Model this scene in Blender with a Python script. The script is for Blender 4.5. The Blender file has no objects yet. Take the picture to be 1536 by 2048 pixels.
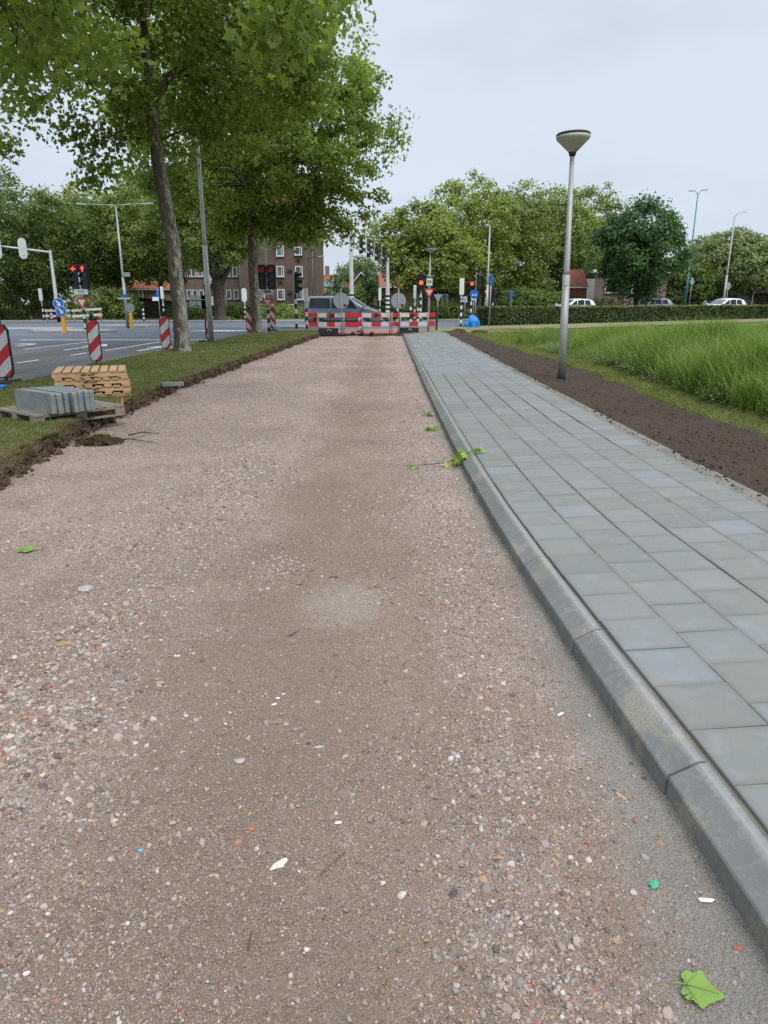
import bpy, math, random
import numpy as np
from mathutils import Vector, Matrix

random.seed(7)
rng = np.random.default_rng(7)
R = math.radians
scene = bpy.context.scene
COL = scene.collection

# ------------------------------------------------------------------ camera, sky, sun, exposure
cam_data = bpy.data.cameras.new("camera")
cam = bpy.data.objects.new("camera", cam_data)
COL.objects.link(cam)
cam.location = (0, 0, 1.62)
cam.rotation_euler = (R(90 - 16.70), 0, 0)
cam_data.sensor_fit = 'VERTICAL'
cam_data.sensor_height = 36.0
cam_data.lens = 1400 / 2048 * 36.0
cam_data.clip_end = 2000
cam_data.clip_start = 0.05
scene.camera = cam

SUN_EL, SUN_AZ = 50, 150          # azimuth clockwise from +Y (ahead of the camera)
world = bpy.data.worlds.new("World")
scene.world = world
world.use_nodes = True
nt = world.node_tree
nt.nodes.clear()
n_out = nt.nodes.new('ShaderNodeOutputWorld')
n_bg = nt.nodes.new('ShaderNodeBackground')
n_bg.inputs['Strength'].default_value = 0.10
n_sky = nt.nodes.new('ShaderNodeTexSky')
n_sky.sky_type = 'NISHITA'
n_sky.sun_disc = False
n_sky.sun_elevation = R(SUN_EL)
n_sky.sun_rotation = R(SUN_AZ)
n_sky.dust_density = 2.0
n_tc = nt.nodes.new('ShaderNodeTexCoord')
n_map = nt.nodes.new('ShaderNodeMapping')
n_map.inputs['Scale'].default_value = (1.0, 1.0, 2.6)
n_noise = nt.nodes.new('ShaderNodeTexNoise')
n_noise.inputs['Scale'].default_value = 1.7
n_noise.inputs['Detail'].default_value = 5
n_noise.inputs['Roughness'].default_value = 0.5
n_ramp = nt.nodes.new('ShaderNodeValToRGB')
n_ramp.color_ramp.elements[0].position = 0.36
n_ramp.color_ramp.elements[0].color = (4.9, 5.55, 6.4, 1)
n_ramp.color_ramp.elements[1].position = 0.60
n_ramp.color_ramp.elements[1].color = (6.3, 7.05, 8.05, 1)
n_mix = nt.nodes.new('ShaderNodeMix')
n_mix.data_type = 'RGBA'
n_mix.inputs['Factor'].default_value = 0.95
nt.links.new(n_tc.outputs['Generated'], n_map.inputs['Vector'])
nt.links.new(n_map.outputs[0], n_noise.inputs['Vector'])
nt.links.new(n_noise.outputs['Fac'], n_ramp.inputs['Fac'])
nt.links.new(n_sky.outputs[0], n_mix.inputs['A'])
nt.links.new(n_ramp.outputs[0], n_mix.inputs['B'])
n_sep = nt.nodes.new('ShaderNodeSeparateXYZ')          # an overcast sky is brighter overhead than at the horizon
nt.links.new(n_tc.outputs['Generated'], n_sep.inputs[0])
n_zen = nt.nodes.new('ShaderNodeMapRange')
n_zen.inputs['From Min'].default_value = 0.33
n_zen.inputs['From Max'].default_value = 1.0
n_zen.inputs['To Min'].default_value = 0.95
n_zen.inputs['To Max'].default_value = 3.0
nt.links.new(n_sep.outputs[2], n_zen.inputs['Value'])
n_mul = nt.nodes.new('ShaderNodeMix')
n_mul.data_type = 'RGBA'
n_mul.blend_type = 'MULTIPLY'
n_mul.inputs['Factor'].default_value = 1.0
nt.links.new(n_mix.outputs['Result'], n_mul.inputs['A'])
nt.links.new(n_zen.outputs[0], n_mul.inputs['B'])
nt.links.new(n_mul.outputs['Result'], n_bg.inputs['Color'])
nt.links.new(n_bg.outputs[0], n_out.inputs['Surface'])

sun_data = bpy.data.lights.new("sun", 'SUN')
sun_data.energy = 1.5
sun_data.angle = R(25)
sun_data.color = (1.0, 0.97, 0.92)
sun = bpy.data.objects.new("sun", sun_data)
COL.objects.link(sun)
az, el = R(SUN_AZ), R(SUN_EL)
sdir = Vector((math.sin(az) * math.cos(el), math.cos(az) * math.cos(el), math.sin(el)))
sun.rotation_euler = sdir.to_track_quat('Z', 'Y').to_euler()

scene.view_settings.view_transform = 'Standard'
scene.view_settings.look = 'None'
scene.view_settings.gamma = 1.0
scene.view_settings.exposure = 0.28
scene.view_settings.use_curve_mapping = False
scene.cycles.use_denoising = False
scene.cycles.max_bounces = 8
scene.cycles.diffuse_bounces = 5
scene.cycles.transmission_bounces = 4
scene.cycles.transparent_max_bounces = 4

# ------------------------------------------------------------------ helpers
def tag(o, label=None, cat=None, group=None, kind=None):
    if label: o['label'] = label
    if cat: o['category'] = cat
    if group: o['group'] = group
    if kind: o['kind'] = kind
    return o

def thing(name, label, cat, loc=(0, 0, 0), rz=0.0, group=None):
    o = bpy.data.objects.new(name, None)
    COL.objects.link(o)
    o.location = loc
    o.rotation_euler = (0, 0, rz)
    o.empty_display_size = 0.1
    return tag(o, label, cat, group)

def copy_tree(o, parent=None):
    c = o.copy()
    COL.objects.link(c)
    c.parent = parent
    for ch in list(o.children):
        copy_tree(ch, c)
    return c

class MB:
    """collects boxes, tubes, lathes, prisms and sheets into one mesh"""
    def __init__(s):
        s.v, s.f, s.m, s.sm = [], [], [], []
    def add(s, vs, fs, mi=0, smooth=False):
        b = len(s.v)
        s.v += [tuple(v) for v in vs]
        s.f += [tuple(b + i for i in f) for f in fs]
        s.m += [mi] * len(fs)
        s.sm += [smooth] * len(fs)
        return s
    def box(s, c, d, mi=0, rot=None, taper=1.0):
        x, y, z = d[0] / 2, d[1] / 2, d[2] / 2
        vs = [Vector((sx * x * (taper if sz > 0 else 1), sy * y * (taper if sz > 0 else 1), sz * z))
              for sz in (-1, 1) for sy in (-1, 1) for sx in (-1, 1)]
        if rot is not None:
            vs = [rot @ v for v in vs]
        vs = [v + Vector(c) for v in vs]
        return s.add(vs, [(0, 2, 3, 1), (4, 5, 7, 6), (0, 1, 5, 4), (2, 6, 7, 3), (0, 4, 6, 2), (1, 3, 7, 5)], mi)
    def rbox(s, c, d, r=0.02, mi=0, axis='y', seg=3):
        """box with rounded corners in the plane across `axis`"""
        hx, hz = {'y': (d[0], d[2]), 'x': (d[1], d[2]), 'z': (d[0], d[1])}[axis]
        dp = {'y': d[1], 'x': d[0], 'z': d[2]}[axis]
        r = min(r, hx / 2 * .98, hz / 2 * .98)
        poly = []
        for k, (sx, sz) in enumerate(((1, 1), (-1, 1), (-1, -1), (1, -1))):
            for j in range(seg + 1):
                a = math.pi / 2 * (k + j / seg)
                poly.append((sx * (hx / 2 - r) + r * math.cos(a), sz * (hz / 2 - r) + r * math.sin(a)))
        return s.prism(poly, dp, c, axis, mi)
    def prism(s, poly, depth, c=(0, 0, 0), axis='y', mi=0, smooth=False):
        n = len(poly)
        vs = []
        for q in (-depth / 2, depth / 2):
            for (a, b) in poly:
                p = {'y': (a, q, b), 'x': (q, a, b), 'z': (a, b, q)}[axis]
                vs.append((p[0] + c[0], p[1] + c[1], p[2] + c[2]))
        fs = [tuple(range(n)), tuple(range(2 * n - 1, n - 1, -1))]
        s.add(vs, fs, mi)
        b = len(s.v) - 2 * n
        s.f += [(b + i, b + n + i, b + n + (i + 1) % n, b + (i + 1) % n) for i in range(n)]
        s.m += [mi] * n
        s.sm += [smooth] * n
        return s
    def tube(s, pts, rad, n=10, mi=0, cap=True, smooth=True):
        pts = [Vector(p) for p in pts]
        if not hasattr(rad, '__len__'):
            rad = [rad] * len(pts)
        vs, prev = [], None
        for i, p in enumerate(pts):
            t = (pts[min(i + 1, len(pts) - 1)] - pts[max(i - 1, 0)])
            t = t.normalized() if t.length > 1e-9 else Vector((0, 0, 1))
            if prev is None:
                u = t.orthogonal().normalized()
            else:
                u = prev - t * prev.dot(t)
                u = u.normalized() if u.length > 1e-6 else t.orthogonal().normalized()
            prev = u
            w = t.cross(u)
            for k in range(n):
                a = 2 * math.pi * k / n
                vs.append(p + (u * math.cos(a) + w * math.sin(a)) * rad[i])
        fs = []
        for i in range(len(pts) - 1):
            for k in range(n):
                fs.append((i * n + k, i * n + (k + 1) % n, (i + 1) * n + (k + 1) % n, (i + 1) * n + k))
        s.add(vs, fs, mi, smooth)
        if cap:
            b = len(s.v) - len(vs)
            s.f += [tuple(b + k for k in range(n - 1, -1, -1)), tuple(b + (len(pts) - 1) * n + k for k in range(n))]
            s.m += [mi] * 2
            s.sm += [False] * 2
        return s
    def lathe(s, prof, c=(0, 0, 0), n=20, mi=0, smooth=True):
        """profile of (radius, z) turned about z"""
        vs = []
        for (r, z) in prof:
            for k in range(n):
                a = 2 * math.pi * k / n
                vs.append((c[0] + r * math.cos(a), c[1] + r * math.sin(a), c[2] + z))
        fs = []
        for i in range(len(prof) - 1):
            for k in range(n):
                fs.append((i * n + k, i * n + (k + 1) % n, (i + 1) * n + (k + 1) % n, (i + 1) * n + k))
        fs.append(tuple(range(n - 1, -1, -1)))
        fs.append(tuple((len(prof) - 1) * n + k for k in range(n)))
        return s.add(vs, fs, mi, smooth)
    def disc(s, c, r, depth, n=28, mi=0, axis='y'):
        return s.prism([(r * math.cos(2 * math.pi * k / n), r * math.sin(2 * math.pi * k / n)) for k in range(n)], depth, c, axis, mi)
    def build(s, name, mats, parent=None, loc=None, rz=None):
        me = bpy.data.meshes.new(name)
        me.from_pydata(s.v, [], s.f)
        if not isinstance(mats, (list, tuple)):
            mats = [mats]
        for m in mats:
            me.materials.append(m)
        me.polygons.foreach_set('material_index', s.m)
        me.polygons.foreach_set('use_smooth', s.sm)
        me.update()
        o = bpy.data.objects.new(name, me)
        COL.objects.link(o)
        if parent is not None:
            o.parent = parent
        if loc is not None: o.location = loc
        if rz is not None: o.rotation_euler = (0, 0, rz)
        return o

def np_mesh(name, verts, faces, mats, parent=None, smooth=False, mat_idx=None):
    """faces: (n,3) or (n,4) integer array"""
    verts = np.asarray(verts, dtype=np.float32)
    faces = np.asarray(faces, dtype=np.int32)
    k = faces.shape[1]
    me = bpy.data.meshes.new(name)
    me.vertices.add(len(verts))
    me.vertices.foreach_set('co', verts.ravel())
    me.loops.add(faces.size)
    me.loops.foreach_set('vertex_index', faces.ravel())
    me.polygons.add(len(faces))
    me.polygons.foreach_set('loop_start', np.arange(0, faces.size, k, dtype=np.int32))
    if not isinstance(mats, (list, tuple)):
        mats = [mats]
    for m in mats:
        me.materials.append(m)
    if smooth:
        me.polygons.foreach_set('use_smooth', np.ones(len(faces), dtype=bool))
    if mat_idx is not None:
        me.polygons.foreach_set('material_index', np.asarray(mat_idx, dtype=np.int32))
    me.update(calc_edges=True)
    me.validate()
    o = bpy.data.objects.new(name, me)
    COL.objects.link(o)
    if parent is not None:
        o.parent = parent
    return o

# ---- cheap value noise for shaping surfaces
_perm = np.random.default_rng(3).random((64, 64))
def vnoise(x, y, sc=1.0):
    x = np.asarray(x) * sc + 1000; y = np.asarray(y) * sc + 1000
    xi, yi = np.floor(x).astype(int), np.floor(y).astype(int)
    fx, fy = x - xi, y - yi
    fx, fy = fx * fx * (3 - 2 * fx), fy * fy * (3 - 2 * fy)
    g = lambda a, b: _perm[a % 64, b % 64]
    return (g(xi, yi) * (1 - fx) + g(xi + 1, yi) * fx) * (1 - fy) + (g(xi, yi + 1) * (1 - fx) + g(xi + 1, yi + 1) * fx) * fy - 0.5
def fbm(x, y, sc=1.0, oct=4):
    t, a = 0, 1.0
    for i in range(oct):
        t = t + a * vnoise(x, np.asarray(y) + 7.3 * i, sc * 2 ** i)
        a *= .5
    return t

def sheet(name, X, Y, Z, mats, parent=None, smooth=True, mat_idx=None):
    """grid sheet from 2-d arrays"""
    r, c = X.shape
    v = np.stack([X, Y, Z], -1).reshape(-1, 3)
    i = np.arange(r * c).reshape(r, c)
    f = np.stack([i[:-1, :-1], i[:-1, 1:], i[1:, 1:], i[1:, :-1]], -1).reshape(-1, 4)
    return np_mesh(name, v, f, mats, parent, smooth, mat_idx)

# ------------------------------------------------------------------ materials
class NT:
    def __init__(s, name):
        s.m = bpy.data.materials.new(name)
        s.m.use_nodes = True
        s.t = s.m.node_tree
        s.t.nodes.clear()
        s.out = s.t.nodes.new('ShaderNodeOutputMaterial')
        s.b = s.n('ShaderNodeBsdfPrincipled')
        s.t.links.new(s.b.outputs[0], s.out.inputs['Surface'])
    def n(s, typ, **kw):
        nd = s.t.nodes.new(typ)
        for k, v in kw.items():
            if k in nd.inputs.keys() and not hasattr(nd, k):
                nd.inputs[k].default_value = v
            else:
                setattr(nd, k, v)
        return nd
    def L(s, a, b):
        s.t.links.new(a, b)
        return b
    def pos(s, scale=(1, 1, 1), obj=False, rot=(0, 0, 0)):
        mp = s.n('ShaderNodeMapping')
        mp.inputs['Scale'].default_value = scale
        mp.inputs['Rotation'].default_value = rot
        if obj:
            s.L(s.n('ShaderNodeTexCoord').outputs['Object'], mp.inputs[0])
        else:
            s.L(s.n('ShaderNodeNewGeometry').outputs['Position'], mp.inputs[0])
        return mp.outputs[0]
    def noise(s, vec, scale=5, detail=4, rough=.55, dist=0):
        nd = s.n('ShaderNodeTexNoise')
        nd.inputs['Scale'].default_value = scale
        nd.inputs['Detail'].default_value = detail
        nd.inputs['Roughness'].default_value = rough
        nd.inputs['Distortion'].default_value = dist
        s.L(vec, nd.inputs['Vector'])
        return nd.outputs['Fac']
    def voro(s, vec, scale=50, feature='F1', rnd=1.0):
        nd = s.n('ShaderNodeTexVoronoi')
        nd.feature = feature
        nd.inputs['Scale'].default_value = scale
        nd.inputs['Randomness'].default_value = rnd
        s.L(vec, nd.inputs['Vector'])
        return nd
    def ramp(s, fac, stops, interp='LINEAR'):
        nd = s.n('ShaderNodeValToRGB')
        cr = nd.color_ramp
        cr.interpolation = interp
        while len(cr.elements) < len(stops):
            cr.elements.new(0.5)
        for e, (p, c) in zip(cr.elements, stops):
            e.position = p
            e.color = (*c, 1) if not isinstance(c, (int, float)) else (c, c, c, 1)
        s.L(fac, nd.inputs['Fac'])
        return nd.outputs['Color']
    def mix(s, fac, a, b, mode='MIX'):
        nd = s.n('ShaderNodeMix')
        nd.data_type = 'RGBA'
        nd.blend_type = mode
        for sock, v in ((nd.inputs['Factor'], fac), (nd.inputs['A'], a), (nd.inputs['B'], b)):
            if isinstance(v, bpy.types.NodeSocket):
                s.L(v, sock)
            elif isinstance(v, (int, float)):
                sock.default_value = v if sock.type == 'VALUE' else (v, v, v, 1)
            else:
                sock.default_value = (*v, 1)
        return nd.outputs['Result']
    def math(s, op, a, b=None, c=None, clamp=False):
        nd = s.n('ShaderNodeMath')
        nd.operation = op
        nd.use_clamp = clamp
        for i, v in enumerate((a, b, c)):
            if v is None: continue
            if isinstance(v, bpy.types.NodeSocket): s.L(v, nd.inputs[i])
            else: nd.inputs[i].default_value = v
        return nd.outputs[0]
    def sep(s, vec):
        nd = s.n('ShaderNodeSeparateXYZ')
        s.L(vec, nd.inputs[0])
        return nd.outputs
    def bump(s, h, strength=.5, dist=.01):
        nd = s.n('ShaderNodeBump')
        nd.inputs['Strength'].default_value = strength
        nd.inputs['Distance'].default_value = dist
        s.L(h, nd.inputs['Height'])
        s.L(nd.outputs[0], s.b.inputs['Normal'])
        return nd
    def col(s, c):
        if isinstance(c, bpy.types.NodeSocket): s.L(c, s.b.inputs['Base Color'])
        else: s.b.inputs['Base Color'].default_value = (*c, 1)
    def set(s, rough=.7, metal=0, spec=.5):
        s.b.inputs['Roughness'].default_value = rough
        s.b.inputs['Metallic'].default_value = metal
        s.b.inputs['Specular IOR Level'].default_value = spec
        return s

def sc3(c, k): return tuple(min(1, x * k) for x in c)

def plain(name, c, rough=.6, var=.25, scale=6, bump=0.0, bscale=60, metal=0, spec=.4, obj=True, dirt=0.0):
    """paint, metal, wood or plastic with uneven tone and fine relief"""
    n = NT(name).set(rough, metal, spec)
    p = n.pos(obj=obj)
    f = n.noise(p, scale, 6, .65)
    c2 = n.ramp(f, [(.25, sc3(c, 1 - var)), (.75, sc3(c, 1 + var))])
    if dirt:
        d = n.noise(p, scale * .6, 8, .7, .4)
        c2 = n.mix(n.ramp(d, [(.5, 0.0), (.72, dirt)]), c2, (.10, .085, .065))
    n.col(c2)
    if bump:
        n.bump(n.noise(p, bscale, 5, .6), bump, .01)
    return n.m

def emit(name, c, k):
    n = NT(name).set(.4)
    n.col(sc3(c, .6))
    n.b.inputs['Emission Color'].default_value = (*c, 1)
    n.b.inputs['Emission Strength'].default_value = k
    return n.m

def leafmat(name, c1, c2, c3, trans=.30, clump=.35, rough=.5, sc=.55):
    """leaf colour differs leaf by leaf and branch by branch, with light coming through"""
    n = NT(name).set(rough, 0, .3)
    r = n.n('ShaderNodeNewGeometry').outputs['Random Per Island']
    p = n.pos()
    base = n.ramp(r, [(0, c1), (.55, c2), (1, c3)])
    cl = n.ramp(n.noise(p, clump, 3, .5), [(.3, sc), (.7, 1.35)])
    base = n.mix(1.0, base, cl, 'MULTIPLY')
    n.col(base)
    tr = n.n('ShaderNodeBsdfTranslucent')
    tc = n.mix(1.0, base, (1.25, 1.35, .55), 'MULTIPLY')
    n.L(tc, tr.inputs['Color'])
    ms = n.n('ShaderNodeMixShader')
    ms.inputs[0].default_value = trans
    n.L(n.b.outputs[0], ms.inputs[1])
    n.L(tr.outputs[0], ms.inputs[2])
    n.L(ms.outputs[0], n.out.inputs['Surface'])
    return n.m

def blademat(name, stops, trans=.3):
    """grass: colour by tuft and by place"""
    n = NT(name).set(.55, 0, .25)
    r = n.n('ShaderNodeObjectInfo').outputs['Random']
    p = n.pos()
    f = n.math('ADD', n.math('MULTIPLY', r, .55), n.math('MULTIPLY', n.noise(p, .8, 4, .6), .55))
    base = n.ramp(f, stops)
    n.col(base)
    tr = n.n('ShaderNodeBsdfTranslucent')
    n.L(n.mix(1.0, base, (1.1, 1.2, .6), 'MULTIPLY'), tr.inputs['Color'])
    ms = n.n('ShaderNodeMixShader')
    ms.inputs[0].default_value = trans
    n.L(n.b.outputs[0], ms.inputs[1]); n.L(tr.outputs[0], ms.inputs[2])
    n.L(ms.outputs[0], n.out.inputs['Surface'])
    return n.m

def mat_gravel():
    n = NT('gravel_bed').set(.95, 0, .12)
    p = n.pos()
    x, y, z = n.sep(p)
    wob = n.noise(p, .9, 4, .6)
    xx = n.math('ADD', x, n.math('MULTIPLY', n.math('SUBTRACT', wob, .5), .7))
    # sizes of broken stone, each stone its own tone
    stone = [(0, (0.085, 0.070, 0.059)), (.14, (0.241, 0.190, 0.155)), (.32, (0.348, 0.256, 0.207)), (.48, (0.426, 0.343, 0.296)), (.62, (0.270, 0.212, 0.170)),
             (.74, (0.525, 0.453, 0.407)), (.84, (0.398, 0.219, 0.155)), (.91, (0.284, 0.270, 0.266)), (.965, (0.738, 0.701, 0.651)), (1, (0.850, 0.850, 0.850))]
    v0 = n.voro(p, 38); v1 = n.voro(p, 85); v2 = n.voro(p, 190); v3 = n.voro(p, 380)
    def tone(v):
        s = n.n('ShaderNodeSeparateColor'); n.L(v.outputs['Color'], s.inputs[0])
        return n.ramp(s.outputs[0], stone)
    c = n.mix(n.ramp(n.noise(p, 9, 4, .6), [(.45, 0.0), (.56, 1.0)]), tone(v2), tone(v1))
    c = n.mix(n.ramp(n.noise(p, 30, 4, .6), [(.42, 0.0), (.56, .9)]), c, tone(v3))
    c = n.mix(n.ramp(n.noise(p, 3.2, 6, .7), [(.52, 0.0), (.66, .8)]), c, tone(v0))
    # brown sand in the wheel tracks, in loose patches
    sandf = n.noise(p, 2.2, 8, .68)
    sand = n.ramp(n.noise(p, 260, 6, .8), [(.30, (0.121, 0.085, 0.059)), (.52, (0.263, 0.190, 0.136)), (.72, (0.469, 0.372, 0.296))])
    band = n.ramp(n.math('ABSOLUTE', n.math('SUBTRACT', xx, -.30)), [(.25, .20), (.75, 0.0)])
    near = n.ramp(n.math('DIVIDE', y, 10.0), [(.22, .14), (.8, 0.0)])
    rut = n.noise(n.pos(scale=(9, .12, 1)), 1.0, 3, .5)     # drawn out along the driving direction
    sf = n.math('ADD', n.math('ADD', sandf, band), n.math('ADD', near, n.math('MULTIPLY', n.math('SUBTRACT', rut, .5), .25)))
    c = n.mix(n.ramp(sf, [(.50, 0.0), (.72, .66)]), c, sand)
    # pale grey cement dust: along the kerb, one spill in the track, odd spots
    grey = n.ramp(n.noise(p, 150, 6, .75), [(.3, (0.185, 0.172, 0.145)), (.7, (0.369, 0.358, 0.318))])
    kx = n.math('ADD', xx, n.math('MULTIPLY', n.noise(p, 7, 5, .6), .12))
    c = n.mix(n.ramp(kx, [(.71, 0.0), (.86, .85)]), c, grey)
    dx = n.math('DIVIDE', n.math('SUBTRACT', x, -.25), .28); dy = n.math('DIVIDE', n.math('SUBTRACT', y, 3.62), .34)
    r2 = n.math('ADD', n.math('ADD', n.math('MULTIPLY', dx, dx), n.math('MULTIPLY', dy, dy)), n.math('MULTIPLY', n.math('SUBTRACT', n.noise(p, 8, 6, .7), .5), 2.2))
    c = n.mix(n.ramp(r2, [(.35, .5), (1.1, 0.0)]), c, (0.383, 0.365, 0.318))
    spot = n.ramp(n.noise(p, .75, 3, .5, .3), [(.66, 0.0), (.72, .5)])
    c = n.mix(spot, c, grey)
    # pinkish dust on the far and left part
    pink = n.ramp(n.math('SUBTRACT', n.math('DIVIDE', y, 14.0), n.math('MULTIPLY', x, .12)), [(.30, 0.0), (1.0, .34)])
    c = n.mix(pink, c, n.ramp(n.noise(p, 13, 9, .85), [(.34, (.17, .125, .105)), (.5, (.34, .265, .23)), (.66, (.55, .47, .42))]))
    track = n.ramp(n.math('ABSOLUTE', n.math('SUBTRACT', xx, -.55)), [(.15, .42), (.55, 0.0)])      # brown wheel track all the way down
    c = n.mix(n.math('MULTIPLY', track, n.ramp(n.noise(p, 1.4, 7, .7), [(.35, .3), (.6, 1.0)])), c, n.ramp(n.noise(p, 60, 8, .8), [(.3, (.15, .105, .075)), (.7, (.34, .26, .20))]))
    big = n.ramp(n.noise(p, .5, 5, .6), [(.3, .88), (.7, 1.28)])
    c = n.mix(1.0, c, (1.0, .955, .935), 'MULTIPLY')
    n.col(n.mix(1.0, c, big, 'MULTIPLY'))
    h = n.math('ADD', n.math('MULTIPLY', v1.outputs['Distance'], -.9), n.math('MULTIPLY', v2.outputs['Distance'], -.6))
    h = n.math('ADD', h, n.math('MULTIPLY', n.noise(p, 260, 5, .75), .7))
    n.bump(h, 1.0, .010)
    return n.m

def mat_stone():
    n = NT('loose_stone').set(.9, 0, .2)
    r = n.n('ShaderNodeObjectInfo').outputs['Random']
    c = n.ramp(r, [(0, (0.128, 0.110, 0.101)), (.09, (0.284, 0.241, 0.215)), (.22, (0.412, 0.321, 0.281)), (.36, (0.334, 0.263, 0.215)), (.50, (0.497, 0.416, 0.377)),
                   (.62, (0.270, 0.197, 0.148)), (.72, (0.469, 0.394, 0.333)), (.81, (0.327, 0.314, 0.311)), (.875, (0.625, 0.584, 0.540)),
                   (.925, (0.483, 0.182, 0.111)), (.955, (0.469, 0.292, 0.163)), (.985, (0.672, 0.593, 0.540)), (1, (0.739, 0.666, 0.610))], 'CONSTANT')
    p = n.pos()
    c = n.mix(n.ramp(n.noise(p, 60, 5, .7), [(.35, .0), (.75, .6)]), c, (0.284, 0.219, 0.170))
    n.col(n.mix(1.0, c, (.88, .86, .84), 'MULTIPLY'))
    n.bump(n.noise(p, 150, 4, .6), .4, .004)
    return n.m

def mat_tile():
    n = NT('concrete_tile').set(.85, 0, .25)
    r = n.n('ShaderNodeObjectInfo').outputs['Random']
    p = n.pos()
    base = n.ramp(r, [(0, (.165, .17, .163)), (.25, (.18, .182, .168)), (.45, (.20, .207, .206)), (.65, (.175, .178, .160)), (.85, (.21, .221, .228)), (1, (.19, .192, .182))])
    fr = n.noise(p, 150, 6, .8)
    base = n.mix(n.ramp(fr, [(.3, 0.0), (.75, .30)]), base, (.27, .27, .255))
    bl = n.noise(p, 5.5, 6, .62, .5)
    base = n.mix(n.ramp(bl, [(.52, 0.0), (.72, .45)]), base, (.275, .283, .292))      # lime bloom
    du = n.noise(p, 3.1, 8, .7, .3)
    base = n.mix(n.ramp(du, [(.46, 0.0), (.72, .65)]), base, (.235, .215, .175))        # swept-in sand
    # darker worn rim round every tile
    q = n.n('ShaderNodeTexCoord').outputs['Object']
    ax, ay, az_ = n.sep(q)
    e = n.math('MAXIMUM', n.math('ABSOLUTE', ax), n.math('ABSOLUTE', ay))
    e = n.math('ADD', e, n.math('MULTIPLY', n.math('SUBTRACT', n.noise(p, 22, 4, .6), .5), .03))
    base = n.mix(n.ramp(e, [(.115, 0.0), (.147, .45)]), base, (.150, .146, .126))
    sp = n.voro(p, 55)
    base = n.mix(n.ramp(sp.outputs['Distance'], [(.05, .5), (.09, 0.0)]), base, (.17, .16, .14))
    n.col(base)
    n.bump(n.math('ADD', fr, n.math('MULTIPLY', n.noise(p, 900, 2, .6), .5)), .28, .003)
    return n.m

def mat_tile_far():
    n = NT('concrete_tile_far').set(.85, 0, .25)
    r = n.n('ShaderNodeNewGeometry').outputs['Random Per Island']
    p = n.pos()
    base = n.ramp(r, [(0, (.18, .185, .178)), (.45, (.215, .222, .222)), (.65, (.19, .193, .178)), (1, (.225, .236, .244))])
    bl = n.noise(p, 4, 6, .62, .5)
    base = n.mix(n.ramp(bl, [(.50, 0.0), (.72, .4)]), base, (.29, .305, .325))
    n.col(base)
    return n.m

def mat_kerb():
    n = NT('kerb_concrete').set(.9, 0, .2)
    r = n.n('ShaderNodeObjectInfo').outputs['Random']
    p = n.pos()
    base = n.ramp(r, [(0, (.125, .127, .12)), (1, (.165, .166, .157))])
    base = n.mix(n.ramp(n.noise(p, 160, 6, .8), [(.3, 0.0), (.7, .5)]), base, (.225, .225, .21))
    base = n.mix(n.ramp(n.noise(p, 26, 8, .7, 1.0), [(.50, 0.0), (.62, .35)]), base, (.29, .295, .28))
    base = n.mix(n.ramp(n.noise(p, 3.3, 5, .55), [(.54, 0.0), (.60, .70)]), base, n.ramp(n.noise(p, 240, 3, .7), [(.35, (.12, .105, .075)), (.65, (.40, .37, .28))]))
    base = n.mix(n.ramp(n.noise(p, 1.3, 6, .6), [(.35, .55), (.6, 0.0)]), base, (.13, .135, .12))
    ox, oy, oz = n.sep(n.n('ShaderNodeTexCoord').outputs['Object'])
    ox = n.math('ADD', ox, n.math('MULTIPLY', n.math('SUBTRACT', n.noise(p, 30, 6, .7), .5), .045))
    base = n.mix(n.ramp(ox, [(.078, 0.0), (.098, .55), (.115, .35), (.13, .1)]), base, (.36, .355, .335))      # scuffed upper arris
    n.col(base)
    n.bump(n.math('ADD', n.noise(p, 180, 6, .8), n.math('MULTIPLY', n.noise(p, 3.3, 5, .55), .6)), .35, .004)
    return n.m

def mat_soil():
    n = NT('dark_soil').set(1.0, 0, .1)
    p = n.pos()
    c = n.ramp(n.noise(p, 45, 8, .75), [(.28, (.034, .023, .016)), (.55, (.074, .052, .038)), (.76, (.125, .094, .072))])
    c = n.mix(n.ramp(n.noise(p, 1.2, 5, .6), [(.42, 0.0), (.70, .35)]), c, (.105, .076, .058))
    n.col(c)
    v = n.voro(p, 55)
    n.bump(n.math('ADD', n.math('MULTIPLY', v.outputs['Distance'], -.8), n.noise(p, 90, 6, .75)), .7, .015)
    return n.m

def mat_ground(name, stops, sc1=3.0, sc2=90, dry=None, bump=.6):
    n = NT(name).set(1.0, 0, .1)
    p = n.pos()
    c = n.ramp(n.math('ADD', n.math('MULTIPLY', n.noise(p, sc1, 6, .65), .6), n.math('MULTIPLY', n.noise(p, sc2, 5, .75), .4)), stops)
    if dry:
        c = n.mix(n.ramp(n.noise(p, .55, 6, .65, .6), [(.50, 0.0), (.66, .75)]), c, dry)
    n.col(c)
    n.bump(n.noise(p, sc2, 6, .75), bump, .02)
    return n.m

def mat_asphalt():
    n = NT('asphalt').set(.88, 0, .25)
    p = n.pos()
    v = n.voro(p, 110)
    c = n.ramp(v.outputs['Distance'], [(.1, (.135, .135, .14)), (.6, (.075, .075, .078))])
    big = n.noise(p, .35, 7, .65)
    c = n.mix(n.ramp(big, [(.35, 0.0), (.7, .6)]), c, (.16, .155, .15))
    st = n.noise(n.pos(scale=(1.6, .05, 1)), 1.0, 5, .6)
    c = n.mix(n.ramp(st, [(.48, 0.0), (.66, .4)]), c, (.20, .195, .185))
    # the crossing is laid in a bluer, smoother asphalt than the approach lanes
    x, y, z = n.sep(p)
    blue = n.ramp(n.math('SUBTRACT', n.math('DIVIDE', y, 100.0), 0.0), [(.308, 0.0), (.312, .55)])
    c = n.mix(blue, c, (.12, .138, .165))
    n.col(c)
    n.bump(v.outputs['Distance'], .25, .006)
    return n.m

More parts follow.
